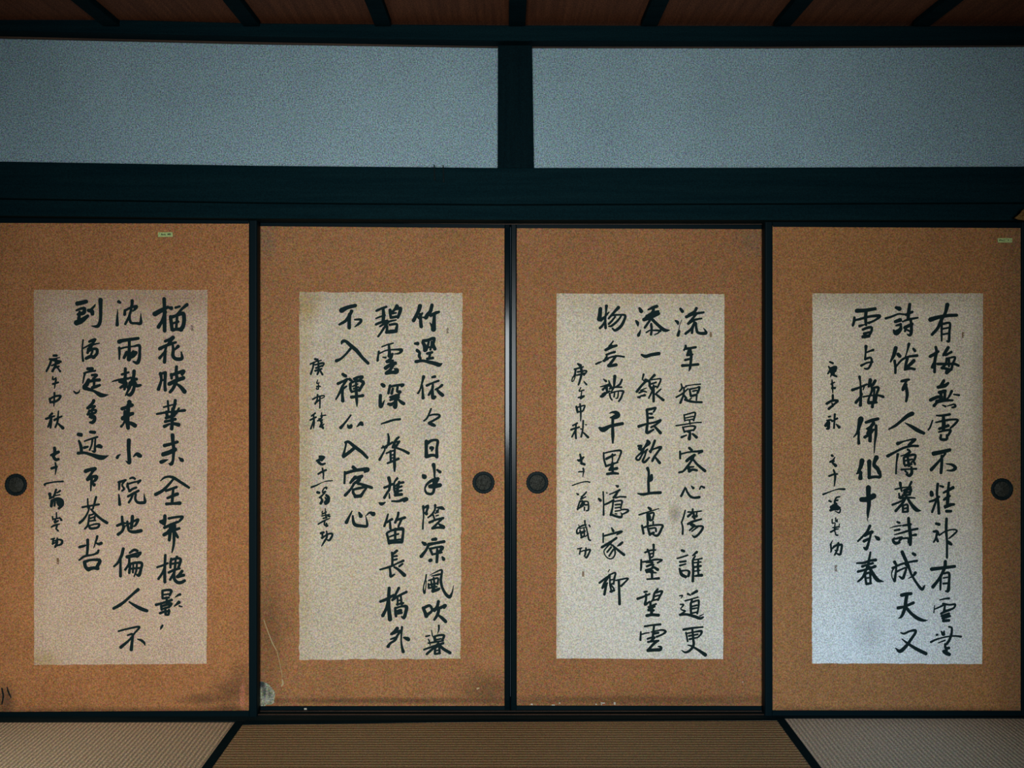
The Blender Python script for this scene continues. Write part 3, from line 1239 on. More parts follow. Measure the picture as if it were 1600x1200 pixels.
250,110,30 320,120,18
270,110,28 270,190,28
210,200,20 280,195,22 355,190,30
175,360,25 205,355,22
90,445,30 160,420,25 240,385,22
195,390,28 195,450,25 185,515,32 240,480,20
340,325,25 300,380,25 285,450,25 260,480,20
310,370,25 395,350,25 370,410,25 345,460,25
290,420,20 360,400,20
285,465,20 345,450,22
250,500,28 250,530,28
225,580,28 300,540,28
225,550,22 320,510,22
225,590,25 290,590,28
265,540,35 265,640,35
205,655,35 270,645,32 350,650,36
180,790,25 270,775,22 375,765,26
130,860,20 125,960,25
140,890,18 190,875,18 235,870,14
260,860,16 330,845,18 400,835,22 440,855,28 400,890,22 330,920,25
295,790,25 285,860,25 280,930,30
290,880,30 350,870,25
215,945,25 280,925,22
300,930,30 250,980,25
220,985,25 290,975,22 350,970,25
335,975,28 290,1010,30 230,1075,28
220,1090,38 300,1085,36 370,1080,38 380,1050,30 350,1040,15
#3
@865 465
585,140,42 580,200,45 570,270,50
590,280,40 640,240,25 690,185,18
660,105,36 655,180,22 645,280,28 650,380,30
650,290,25 610,350,28 580,380,30
810,125,40 750,190,28 690,260,25
740,220,25 820,215,22 895,225,28 870,310,32 830,370,35 770,410,30 735,385,20
770,240,22 720,300,25 690,330,25
845,230,20 800,290,25 730,350,28 690,360,18
745,545,16 695,610,22
650,655,32 720,620,35 785,600,28
730,600,25 670,650,25
660,715,25 710,695,25 765,680,28
665,735,22 635,790,30
640,780,25 700,750,22 790,730,22 880,740,22
780,730,28 730,800,32 690,850,35
690,850,42 730,850,35 780,840,38
530,830,22 570,812,24 600,800,14
625,790,28 680,770,18
625,1020,15 655,1045,28
585,1115,14 650,1100,22 690,1085,22
@865 560
690,280,16 705,330,22 710,370,20
615,390,28 660,350,22 690,340,25
660,360,35 670,420,25
640,440,40 610,470,38 590,475,25
620,450,35 700,410,22
765,225,38 760,290,32 755,360,22
700,310,20 720,350,22
855,265,22 830,320,25 790,350,22
700,380,22 760,360,22 850,360,20
755,360,25 720,420,18
700,440,22 710,490,20 730,520,18
720,430,20 800,410,18 870,410,25 860,450,22 840,500,25 815,535,22
765,420,18 755,480,20
810,420,16 800,490,18 780,500,14
700,685,12 740,672,25 780,680,45 800,710,60 760,735,50 715,740,22
740,740,32 738,850,32 740,950,38 740,1055,22
575,870,30 620,890,58 700,850,38 780,830,38 860,815,36
@865 690
625,140,18 630,220,22 655,310,24
630,145,18 740,120,20 840,115,26 825,190,20 790,265,20
660,215,30 730,180,28 770,165,22
735,160,25 735,240,16 735,270,30
660,305,28 720,285,25 800,260,20
740,290,28 700,350,28
700,355,28 790,335,35
735,300,28 740,390,30
670,405,30 740,395,32 805,400,26
780,550,16 800,560,32
565,715,25 585,735,34
620,630,20 625,780,18 625,915,24
660,640,12 670,645,12
630,790,20 680,770,25 750,730,22
700,660,16 760,635,18 825,605,25
815,610,22 750,700,28
790,650,25 770,700,22 830,690,20 900,692,22
745,740,22 735,830,22 715,915,30
750,750,18 850,740,22 845,800,20 840,840,18
770,790,20 825,785,22
770,830,18 840,820,18
770,870,18 840,860,16
715,910,28 770,930,28 840,945,28 855,910,18 840,890,12
770,900,16 790,905,16
850,850,18 920,850,22 930,870,25 890,895,20 850,910,18
@865 800
725,200,18 745,235,32
620,270,20 620,380,18
630,300,22 740,270,25 850,245,28 790,285,15
785,325,28 720,370,28 605,440,30
720,380,25 665,440,18 630,490,14 650,550,14 700,585,16 745,570,18 770,510,20 750,430,22 720,410,22
720,440,22 670,500,22
745,470,22 695,550,22
750,430,22 810,480,28 880,535,32
860,380,25 830,405,30 800,425,14
700,720,12 680,750,10
575,885,25 640,835,25 700,790,18
700,790,28 640,880,28 610,945,25
610,950,25 670,890,22
660,900,28 635,1030,30
690,790,18 770,760,22 760,830,25 750,900,22
705,800,18 705,900,22 725,1000,22
715,850,18 755,840,18
715,905,20 750,890,20
725,920,20 755,960,20
710,995,25 755,980,28
780,855,18 830,845,20 930,830,20 890,880,22 845,925,25
815,860,28 820,1000,28 825,1150,32
#4
@865 465
305,830,25 335,850,36
260,895,22 320,880,22 370,865,18
275,900,25 265,960,22 235,1010,16 230,1050,14 255,1030,14 275,960,16
345,880,30 350,930,32
300,930,22 410,915,22 380,970,20
290,970,20 380,950,30
350,960,28 325,1050,25 310,1090,22
380,1050,15 410,1085,24
@865 560
340,365,14 320,410,16 380,395,16
350,410,14 345,470,18
310,490,20 380,470,22 340,500,25
330,570,22 340,680,22 338,780,14
285,605,28 300,670,28
290,615,20 340,600,18 390,590,20 370,650,22
305,670,20 360,660,22
295,810,22 240,840,20
220,890,25 320,860,22
280,830,22 275,920,25 280,1000,24
270,900,20 230,980,22
370,780,22 365,880,20 345,980,22
340,880,18 360,890,14
395,830,12 415,830,12
375,930,20 430,985,30
@865 690
330,160,22 345,220,28 350,280,22
300,230,20 330,235,36 375,195,22
345,270,30 385,285,30
370,335,22 375,370,20 365,440,10
315,378,18 380,375,18
235,548,16 330,515,14 410,500,16 450,508,18
290,650,16 305,660,26
410,630,18 375,670,22 345,690,16
360,690,16 340,720,20 400,690,16
330,740,16 310,800,20 300,850,20
320,760,18 360,740,20 350,800,28
300,840,25 370,800,22
375,750,20 430,755,18 435,850,22 410,865,18
390,790,22 420,790,22
385,820,18 385,860,18
340,800,30 380,770,25
@865 800
390,110,22 395,160,18 410,200,18 425,270,20 440,340,22 460,355,20
445,165,20 455,185,18
310,160,12 320,180,12 290,230,20 300,270,25 340,240,12
310,200,22 360,170,22 405,160,18
330,210,14 400,190,14
330,230,20 350,310,25
350,260,35 390,240,25
345,320,25 385,300,25
380,210,18 385,290,20
430,270,16 400,310,12
300,462,16 350,450,18
335,460,18 325,525,20
330,500,16 380,480,18
405,450,20 395,530,24 380,550,12
390,485,20 455,470,22 440,520,22 410,570,24 385,550,12
''',
'd': '''
#1
@1384 465
770,90,48 745,190,36 700,270,38 650,380,36 580,460,34
560,275,52 660,245,42 780,225,38 885,220,36
700,300,28 698,420,26 698,540,20
710,330,28 800,320,28 795,430,28 790,540,32 765,545,20
715,390,22 790,375,22
715,460,22 790,445,22
625,620,32 635,680,32 615,780,35 610,930,32
555,735,36 610,705,36 655,675,30
615,790,28 580,870,35
780,625,38 740,690,36 720,720,28
750,720,28 820,680,28
760,760,25 750,830,28 700,880,30
770,760,22 865,745,25 840,820,28 820,900,30
650,830,32 780,830,30 860,830,30 910,850,28
790,770,28 790,860,25
710,880,35 820,900,25
770,900,35 760,945,32 820,905,15
725,1040,36 690,1100,36
655,1120,38 740,1100,42 780,1070,30
@1384 600
670,105,38 740,90,42
560,200,40 640,165,38 700,160,30
690,120,35 690,200,40
740,100,30 735,200,35
640,220,45 740,205,35 835,205,25
605,270,38 640,230,30
825,90,32 790,160,24 760,190,18
850,130,18 915,140,26
700,190,40 660,215,40
710,265,15 745,280,26
770,275,12 850,255,22 870,280,28 830,295,20
635,395,20 710,395,28 800,380,30
585,455,18 555,540,22 530,575,18
625,480,18 720,460,28 820,445,25 900,450,25 860,505,28 810,550,22
720,410,35 725,490,45 720,560,40
670,560,32 780,520,35
665,600,22 740,580,28 810,580,30 780,640,28
690,640,28 690,690,32 760,690,32 765,640,28
600,870,50 700,850,45 800,825,38
745,870,25 670,960,28 570,1070,40
700,900,30 700,1000,34 690,1110,34
755,998,14 830,1010,30 870,1050,40 830,1080,30 765,1080,14
@1384 740
570,235,42 575,265,46
650,130,32 640,250,28 655,350,30 665,495,34
680,155,22 715,165,28
550,350,25 610,330,28 665,290,28
630,340,25 605,410,28 580,480,28
790,115,28 780,200,30 775,320,40 770,380,35
720,240,22 780,210,32 840,175,38
730,325,30 780,290,32 800,280,28
740,410,32 800,390,35 850,385,30
740,430,20 820,400,18
760,470,35 815,470,30
630,625,30 665,635,36
760,565,32 755,700,32 765,850,26 765,1050,26
600,725,28 640,725,35 660,760,25
640,750,28 625,810,25 600,855,20
630,800,28 650,845,30
670,770,20 740,725,18 830,700,18 890,715,20 840,770,22 790,810,18
770,840,20 800,870,40 820,885,28
@1384 880
745,-20,38 735,60,36 670,190,32 590,295,40
575,75,42 700,60,38 860,40,34
690,150,22 685,250,26 682,330,22
720,130,22 790,125,30 790,240,30 780,340,38 750,350,20
720,185,18 770,175,18
720,255,25 780,250,22
675,460,14 740,445,20 790,440,26
610,530,12 600,620,14
612,575,16 700,535,22 730,515,30
720,510,32 800,520,22 865,515,26 850,560,22 780,590,30
740,530,22 730,600,30
690,630,25 750,600,30 810,580,25
700,660,28 790,630,28
710,690,28 800,660,30
720,720,35 790,715,32
640,895,24
695,855,18 720,890,38 730,850,16
790,795,22 825,810,24 820,890,28 790,970,30 760,1010,28
565,985,26 640,950,20 760,920,18 860,910,20 940,918,24
660,995,14 740,965,18
740,1010,22 750,1060,32 790,1060,32
720,1100,28 760,1090,32
730,1110,35 760,1125,45 795,1140,38
#2
@1384 465
130,125,35 170,140,50
0,260,28 80,235,25 160,205,22 230,210,22
300,85,36 285,190,40 280,270,35
250,215,30 330,180,32
210,300,18 280,275,28 400,252,22
120,300,38 180,280,45
130,350,22 185,335,35
100,410,25 130,440,60 180,400,45 190,360,30
310,270,35 320,340,30
240,375,40 330,330,35
250,380,30 240,420,25
320,330,35 320,430,36 300,470,32 270,460,15
260,400,20 300,420,25
125,630,45 100,720,40 60,800,22
110,790,32 120,860,30 120,940,28
155,710,42 175,730,40
290,580,35 265,680,18 240,750,14
345,640,28 365,665,32
130,860,22 200,780,26 280,740,26 390,725,34
270,760,35 250,840,32 240,900,28
350,790,42 300,840,38 260,870,30
250,890,40 310,885,32 360,895,30
200,1045,32 260,1030,32 290,1025,26
260,1040,25 215,1130,30
@1384 600
250,10,40 215,70,35
255,40,36 268,130,36 255,215,28
330,370,50 270,400,45 190,465,34 120,520,32 40,565,18
240,485,12 320,530,36 400,580,45 475,615,36
150,745,42 230,715,18 340,690,24
365,695,36 320,735,36 285,760,25
25,900,38 100,860,28 220,800,28 320,775,28 400,775,30
150,880,32 135,980,20 128,1120,22
275,820,28 300,840,22 250,880,20 190,900,15
310,850,20 240,910,28
225,930,24 230,1000,28
225,920,24 310,890,30 370,890,28 355,950,28 320,980,20
240,960,22 330,940,22
270,890,25 290,1020,36
350,970,24 365,1000,28
240,1020,28 320,1000,28
195,1070,24 280,1065,20 380,1060,26
320,1040,26 325,1110,36 295,1145,36 260,1130,24
245,1090,25 275,1115,18
@1384 740
180,120,36 190,180,26 200,220,22
320,105,28 290,170,25 265,210,22
120,195,22 220,175,18 320,165,15
165,250,22 175,300,22
165,300,22 240,270,18
230,210,30 310,190,36 300,260,30
230,240,30 290,230,22
210,270,25 290,265,25
180,310,22 270,300,25 365,305,18
85,390,26 160,360,24 220,330,25
260,280,25 210,370,30 125,465,32
270,300,28 310,370,35 380,450,45 440,465,10
215,400,28 215,480,25
215,400,22 270,390,25 275,470,28
225,440,22 265,430,22
220,480,25 275,475,25
145,605,25 170,615,28
50,680,8 120,660,16 190,650,18
110,710,22 170,700,28
285,560,35 290,640,36 305,740,40 310,840,36 305,885,36
215,650,25 310,635,30
110,765,14 200,740,24 300,710,26 395,690,28
310,775,18 375,765,32
110,800,12 90,830,28 120,870,38 170,860,30
100,820,20 200,800,30 170,840,25
210,810,22 280,810,25 285,860,25
205,980,40 240,1060,38 285,1160,36
340,1000,32 365,1015,35
110,1105,38 130,1140,28
80,1180,22 200,1130,26 300,1105,24 390,1090,26
@1384 880
135,20,22 125,120,26 110,220,34
130,40,22 90,80,18 72,140,14 85,190,14 105,220,18
130,110,25 190,80,22 255,60,22 230,150,32 210,190,32 170,165,18
250,10,35 290,60,32 320,140,26 380,240,28 450,325,34 480,290,22 490,275,10
370,120,36 340,160,24 285,190,10
200,400,42 260,385,38 315,380,36
265,390,38 250,480,40 240,560,40 200,660,32 160,690,10
155,560,38 240,540,30 345,495,34
260,560,35 320,630,36 400,690,42 470,715,30 520,715,8
190,870,18 230,880,24 300,850,24 365,840,32 370,870,30 310,960,32 260,1030,36 180,1100,42 120,1060,10
205,950,14 270,1000,28 380,1070,38 500,1130,40
#3
@1265 465
590,165,48 690,160,42 820,140,36
560,250,28 555,300,32 540,350,26
560,285,25 640,265,28 760,235,30 875,230,36 830,275,25 740,320,25
705,180,38 700,260,36 705,340,32
625,355,32 680,340,18
710,320,20 780,300,24
665,400,28 730,375,32 775,375,30 770,430,28 740,480,25
680,450,30 760,430,25
665,490,36 740,480,40
700,470,30 690,490,40
705,610,38 700,690,22 695,770,28
700,690,18 750,670,22 795,655,30
695,770,28 760,750,25 775,800,28 740,880,25 700,890,24 680,880,8
645,850,28 720,815,22 790,805,20
@1265 555
625,270,32 635,350,20 640,450,30 640,540,30 635,625,38
535,435,34 620,405,26 715,365,24
640,460,22 650,500,25 580,590,35
690,370,18 670,430,15
760,310,42 750,360,38 740,390,30
820,320,35 790,370,35
770,380,28 780,440,28 740,540,25 735,590,36
780,410,25 860,405,30 840,480,28 825,560,32 800,600,25
670,520,20 760,505,20 850,500,25 920,520,32
810,430,24 800,560,25
740,595,38 800,590,35 840,590,25
790,590,28 785,645,36
640,800,65 620,880,45 600,960,32 550,1025,12
615,960,28 612,1040,28 615,1100,36
705,840,32 780,815,40 855,795,34
800,850,40 760,900,38 720,920,28
770,890,35 760,960,38 755,1070,40
690,1025,36 760,980,30 800,930,25
740,930,25 720,980,25
830,880,32 828,990,34 815,1100,22 808,1220,12
@1265 690
655,240,55 640,310,45 605,390,30
640,380,30 635,455,50
590,400,20 620,390,14
745,250,50 745,350,40 745,450,40
745,450,34 820,440,32 880,440,34 880,380,32
835,200,55 810,260,40 810,300,45 850,340,45 870,390,42
655,390,18 640,410,18
735,575,55 735,670,50 742,780,45 730,880,35 728,950,18
650,725,55 720,720,60 800,680,60
720,965,12 728,995,8
@1265 780
755,335,34 715,410,28 650,480,24 605,525,22
780,410,40 730,430,35 690,460,25
765,440,25 745,520,26 710,620,36 680,605,22
680,525,36 750,490,28
815,460,14 850,490,44 865,500,35
760,665,24 750,720,26 735,780,28
590,800,20 680,795,30 750,770,28 825,760,36
660,840,32 720,820,25 790,800,28
605,905,30 700,880,28 820,840,34
740,790,28 700,900,30 660,980,28 605,1030,22
745,850,36 790,930,40 850,1010,44 925,1030,10
690,930,26 700,1000,26 710,1060,28
690,940,24 750,920,28 760,990,26 760,1050,26
700,990,20 755,980,20
710,1060,28 765,1050,28
#4
@1265 555
255,85,25 290,100,26
240,145,22 255,180,22 230,230,22
260,160,22 330,145,25 320,200,28
270,160,25 280,220,30 260,270,12
300,150,28 300,230,32
250,200,30 320,200,25
280,240,28 335,265,26
300,190,35 270,210,35
280,310,16 285,380,22 290,470,14
270,360,22 310,340,18
280,410,25 315,410,30
290,500,28 290,570,26
215,605,32 280,570,30 350,570,30 310,610,25 240,670,32
280,600,18 290,640,22
240,770,24 260,765,20
215,815,18 260,810,22 285,820,20
200,880,36 240,820,28
225,850,25 235,910,36 215,920,22
250,840,20 245,900,20
315,740,28 310,820,22 305,910,24
280,830,18 345,790,26
330,860,12 370,900,36
@1265 690
280,175,32 290,180,26
315,195,14 295,230,22 255,255,22
265,250,30 300,245,28
290,270,24 325,300,38
300,355,22 320,420,28 315,500,22 308,555,14
245,430,26 300,410,24 345,405,22
170,660,24 220,640,18 300,610,12 360,595,18 435,595,26
245,740,24 265,750,24
375,690,18 335,700,20 315,750,26 320,780,30
345,735,22
270,820,36 320,800,40 370,830,34
260,860,30 300,840,40 350,840,40
330,780,36 300,830,45
385,850,20 370,890,18 320,870,12
300,800,40 340,820,40
325,955,16 328,1000,16
282,970,16 285,1020,16 310,1015,14
345,975,14 345,1000,18
375,1030,12 370,1045,16
290,1075,18 370,1065,20
320,1020,14 310,1090,20
265,1130,24 320,1100,18 360,1090,14
330,1090,16 310,1120,16
320,1130,16 330,1165,20 350,1170,22
@1265 780
265,565,22 270,640,22 265,660,18
285,520,12 260,570,20
275,620,20 330,580,22
300,590,20 365,560,25
360,550,28 345,630,25 315,695,22
350,580,22 400,570,28 395,640,28 380,690,28 340,680,18
320,640,18 350,640,18
''',
}


def strokes(txt):
    out, col, ox, oy = {}, 1, 0.0, 0.0
    for l in txt.strip().splitlines():
        l = l.strip()
        if not l:
            continue
        if l[0] == '#':
            col = int(l[1:])
        elif l[0] == '@':
            ox, oy = (float(a) for a in l[1:].split())
        else:
            pts, w = [], 20.0
            for t in l.split():
                q = [float(a) for a in t.split(',')]
                if len(q) > 2:
                    w = q[2]
                pts.append((ox + q[0] / 8, oy + q[1] / 8, w / 8))
            out.setdefault(col, []).append(pts)
    return out


def spline(pts, n=6):
    if len(pts) == 1:
        x, y, w = pts[0]
        pts = [(x - .6, y + .3, w), (x + .6, y - .3, w)]
    Q = [Vector(p) for p in pts]
    Q = [Q[0] * 2 - Q[1]] + Q + [Q[-1] * 2 - Q[-2]]
    r = []
    for i in range(1, len(Q) - 2):
        a, b, c, d = Q[i - 1:i + 3]
        for k in range(n):
            t = k / n
            r.append(0.5 * (2 * b + (c - a) * t + (2 * a - 5 * b + 4 * c - d) * t * t + (3 * b - a - 3 * c + d) * t ** 3))
    r.append(Q[-2])
    return r


def brush(list_of_strokes, Y, thin=1.1, mn=1.2):
    """one mesh of brush strokes: tapering ribbons with round ends and round turns"""
    V, Fc = [], []
    dy, lift = 0.0, [0]
    for pts in list_of_strokes:
        r = spline(pts)
        dy = (dy + 0.000013) % 0.00025
        y = Y - dy

        def disc(c, rad, m=14):
            i0 = len(V)
            ph = random.random()
            lift[0] = (lift[0] + 1) % 17
            yy = y - 0.00002 * (lift[0] + 1)                 # each touch of the brush lies on the one before
            for k in range(m):
                a = -2 * math.pi * (k + ph) / m
                j = rad * (1 + random.uniform(-.05, .05))
                V.append(P(c.x + math.cos(a) * j, c.y + math.sin(a) * j, yy))
            Fc.append(tuple(range(i0, i0 + m)))
        L = []
        for i, c in enumerate(r):
            t = (r[min(i + 1, len(r) - 1)] - r[max(i - 1, 0)])
            t = Vector((t.x, t.y))
            t = t.normalized() if t.length > 1e-6 else Vector((1, 0))
            h = max(c.z * thin, mn) / 2
            nx, ny = -t.y * h, t.x * h
            V.append(P(c.x + nx, c.y + ny, y))
            V.append(P(c.x - nx, c.y - ny, y))
            L.append(len(V) - 2)
        for i in range(len(L) - 1):
            a, b = L[i], L[i + 1]
            Fc.append((a, a + 1, b + 1, b))
        for c in r[::3] + [r[-1]]:
            disc(c, max(c.z * thin, mn) / 2)
    return V, Fc


COUNT = {'a': (10, 10, 8, 10), 'b': (11, 10, 7, 10), 'c': (10, 10, 8, 10), 'd': (10, 10, 8, 10)}


def characters(sts, n):
    """part a column of strokes into its n characters, cutting where the least ink is crossed"""
    iv = [(min(p[1] - p[2] / 2 for p in st), max(p[1] + p[2] / 2 for p in st)) for st in sts]
    y0, y1 = int(min(a for a, _ in iv)), int(max(b for _, b in iv)) + 1
    N = y1 - y0
    cross = [0.0] * (N + 1)
    for a, b in iv:
        for y in range(int(a) - y0 + 1, int(b) - y0 + 1):
            if 0 <= y <= N:
                cross[y] += min(1.0, 0.25 + 0.12 * min(y + y0 - a, b - y - y0))
    mean = N / n
    INF = 1e9
    best = [[INF] * (N + 1) for _ in range(n + 1)]
    frm = [[0] * (N + 1) for _ in range(n + 1)]
    best[0][0] = 0.0
    for k in range(1, n + 1):
        for y in range(1, N + 1):
            c = 0.0 if y == N else cross[y]
            for p in range(max(0, y - int(2.4 * mean)), y - 5):
                if best[k - 1][p] < INF:
                    v = best[k - 1][p] + c + 0.12 * ((y - p) / mean - 1) ** 2
                    if v < best[k][y]:
                        best[k][y], frm[k][y] = v, p
    cuts, y = [], N
    for k in range(n, 0, -1):
        y = frm[k][y]
        cuts.append(y + y0)
    cuts = sorted(cuts)[1:]
    out = [[] for _ in range(n)]
    for st, (a, b) in zip(sts, iv):
        out[sum(1 for c in cuts if (a + b) / 2 > c)].append(st)
    return [o for o in out if o]


# ------------------------------------------------------------------ sliding screens
def ragged(quad, jit, step=9.0):
    out = []
    for k in range(4):
        (x0, y0), (x1, y1) = quad[k], quad[(k + 1) % 4]
        m = max(1, int(math.hypot(x1 - x0, y1 - y0) / step))
        for i in range(m):
            t = i / m
            jx, jy = (0, 0) if i == 0 else (random.uniform(-jit, jit), random.uniform(-jit, jit))
            out.append((x0 + (x1 - x0) * t + jx, y0 + (y1 - y0) * t + jy))
    return out


def stile(name, xs, y0, y1, Y, mat, parent):
    """upright edge of a door, rounded in front"""
    x0, x1 = xs
    n = 8
    prof = []
    for t, dy in ((0, .006), (.03, .003), (.09, .0012), (.2, .0), (.8, .0), (.91, .0012), (.97, .003), (1, .006)):
        prof.append((x0 + (x1 - x0) * t, dy))
    V, Fc = [], []
    for y in (y0, y1):
        for px, dy in prof:
            q = P(px, y, Y)
            V.append((q.x, q.y + dy, q.z))
        q = P(x1, y, Y)
        V.append((q.x, q.y + 0.028, q.z))
        q = P(x0, y, Y)
        V.append((q.x, q.y + 0.028, q.z))
    m = n + 2
    for k in range(m):
        j = (k + 1) % m
        Fc.append((m + k, m + j, j, k))
    Fc.append(tuple(range(m)))
    Fc.append(tuple(reversed(range(m, 2 * m))))
    return put(name, V, Fc, mat, parent, smooth=False)


def pull(cx, cy, Y, parent):
    """round iron finger pull: scalloped rim, raised ring, sunken dish with a worn boss"""
    c = P(cx, cy, Y)
    R = 17.0 * (D + Y) / F
    seg = 96
    prof = [(1.0, 0.0), (1.0, -0.0016), (0.95, -0.0028), (0.84, -0.0034), (0.76, -0.0026), (0.72, -0.0008), (0.69, 0.0002)]
    V, Fc = [], []
    for r, dy in prof:
        for k in range(seg):
            a = 2 * math.pi * k / seg
            sc = 1 + (0.035 * abs(math.sin(a * 12)) if r > 0.9 else 0)
            V.append((c.x + math.cos(a) * R * r * sc, c.y + dy, c.z + math.sin(a) * R * r * sc))
    for i in range(len(prof) - 1):
        for k in range(seg):
            j = (k + 1) % seg
            Fc.append((i * seg + j, i * seg + k, (i + 1) * seg + k, (i + 1) * seg + j))
    o = put('door_pull', V, Fc, M['iron'], parent, smooth=True)
    V, Fc = [], []
    prof = [(0.70, 0.0), (0.62, -0.0005), (0.60, -0.0012), (0.42, -0.0007), (0.40, -0.0014), (0.22, -0.0010), (0.2, -0.0018), (0.001, -0.0020)]
    for r, dy in prof:
        for k in range(seg):
            a = 2 * math.pi * k / seg
            w = 0.0005 * math.sin(a * 8) if 0.25 < r < 0.65 else 0
            V.append((c.x + math.cos(a) * R * r, c.y + dy + w, c.z + math.sin(a) * R * r))
    for i in range(len(prof) - 1):
        for k in range(seg):
            j = (k + 1) % seg
            Fc.append((i * seg + j, i * seg + k, (i + 1) * seg + k, (i + 1) * seg + j))
    put('pull_dish', V, Fc, M['iron_in'], o, smooth=True)
    return o


def flat(name, px, Y, th, mat, parent):
    return slab(name, px[::-1], Y, th, mat, parent)


def door(label, Y, pan, st_l, st_r, rail_t, rail_b, sheet, key, pull_at, mats, seals, stile_mats):
    """pan: corners of the ochre paper TL TR BR BL; stiles: x ranges; rails: heights in px"""
    tl, tr, br, bl = pan
    base = P((bl[0] + br[0]) / 2, bl[1] + rail_b, Y)
    root = thing('sliding_screen', label, 'sliding screen', (base.x, Y + 0.014, base.z), 'ochre paper sliding screens in a row')
    top = min(tl[1], tr[1]) - rail_t
    bot = max(bl[1], br[1]) + rail_b
    flat('paper_panel', [(tl[0] - 2, tl[1] - 2), (tr[0] + 2, tr[1] - 2), (br[0] + 2, br[1] + 2), (bl[0] - 2, bl[1] + 2)], Y + 0.006, 0.018, mats[0], root)
    flat('rail', [(st_l[1] - 1, tl[1] - rail_t), (st_r[0] + 1, tr[1] - rail_t), tr, tl], Y + 0.002, 0.024, M['lacquer_dull'], root)
    flat('rail', [bl, br, (st_r[0] + 1, br[1] + rail_b), (st_l[1] - 1, bl[1] + rail_b)], Y + 0.002, 0.024, M['lacquer_dull'], root)
    stile('stile', st_l, top, bot, Y, stile_mats[0], root)
    stile('stile', st_r, top, bot, Y, stile_mats[1], root)
    sh = flat('calligraphy_sheet', ragged(sheet, 0.9 if key == 'b' else 0.5), Y + 0.0054, 0.0006, mats[1], root)
    cols = strokes(INK[key])
    for k in (1, 2, 3, 4):
        for ch in characters(cols[k], COUNT[key][k - 1]):
            V, Fc = brush(ch, Y + 0.0052, 1.17 if k < 4 else 1.13)
            put('poem_character' if k < 4 else 'signature_character', V, Fc, M['ink'], sh)
    for sx, sy, w, h, mk in seals:
        V, Fc = [], []
        nx, ny = 3, 6
        for i in range(nx):
            for j in range(ny):
                if random.random() < 0.10:
                    continue
                x0, y0 = sx + w * i / nx, sy + h * j / ny
                k0 = len(V)
                for dx, dy in ((0, 0), (0, h / ny * .85), (w / nx * .95, h / ny * .85), (w / nx * .95, 0)):
                    V.append(P(x0 + dx, y0 + dy, Y + 0.0051))
                Fc.append((k0, k0 + 1, k0 + 2, k0 + 3))
        put('seal_mark', V, Fc, M[mk], sh)
    pull(pull_at[0], pull_at[1], Y + 0.006, root)
    return root


LQ, LD = M['lacquer'], M['lacquer_dull']
d1 = door('leftmost ochre sliding screen, pinkish poem sheet, green sticker above it, smeared foot with painted fold shadow', 0.0,
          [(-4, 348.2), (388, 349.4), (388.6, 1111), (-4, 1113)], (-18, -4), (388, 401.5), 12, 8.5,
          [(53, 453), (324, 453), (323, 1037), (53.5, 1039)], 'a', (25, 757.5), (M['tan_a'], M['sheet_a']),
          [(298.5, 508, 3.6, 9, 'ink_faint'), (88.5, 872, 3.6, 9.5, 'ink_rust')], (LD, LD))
d2 = door('inner ochre sliding screen with a torn grey patch in its lower left corner', YI,
          [(401, 353.2), (788, 356.4), (788.4, 1103.6), (402, 1103.8)], (388, 401.5), (788, 797.4), 6.5, 8,
          [(468, 456), (722.5, 457.5), (719.5, 1029), (467.5, 1031)], 'b', (755.5, 754), (M['tan_b'], M['sheet_b']),
          [(697.5, 512, 3.6, 9, 'ink_faint')], (LD, LQ))
d3 = door('inner ochre sliding screen with a pale poem sheet and white flakes along its foot', YI,
          [(807.5, 356.4), (1194, 358), (1192.5, 1103.6), (807, 1103)], (797.8, 807.6), (1192, 1204), 6.5, 7.5,
          [(869.5, 458.5), (1132, 459.5), (1130, 1030), (869.5, 1029)], 'c', (839.5, 754), (M['tan_c'], M['sheet_c']),
          [(1109, 519, 3.4, 8, 'ink_rust'), (909.5, 893, 3.4, 8, 'ink_rust')], (M['lacquer_worn'], LD))
d4 = door('rightmost ochre sliding screen, poem sheet bluish at its foot, green sticker in its top corner', 0.0,
          [(1208, 354.3), (1597, 356.2), (1596.5, 1111), (1207.6, 1110.6)], (1195.5, 1208), (1596.5, 1609), 12, 7.5,
          [(1269.5, 458.5), (1536, 458.5), (1534.5, 1037.5), (1269, 1036.5)], 'd', (1565.5, 764.5), (M['tan_d'], M['sheet_d']),
          [(1503, 519, 3.6, 9, 'ink_rust'), (1304, 883, 4, 10, 'ink_faint')], (LD, LD))


# stickers with two blurred characters
def sticker(parent, quad, marks, Y):
    o = flat('sticker', quad, Y + 0.0054, 0.0006, M['green'], parent)
    V, Fc = brush(marks, Y + 0.0052, 1.0, 0.5)
    put('sticker_writing', V, Fc, M['ink'], o)


def mk(ox, oy, sc, s):
    return [[(ox + a / sc, oy + b / sc, c / sc) for a, b, c in line] for line in s]


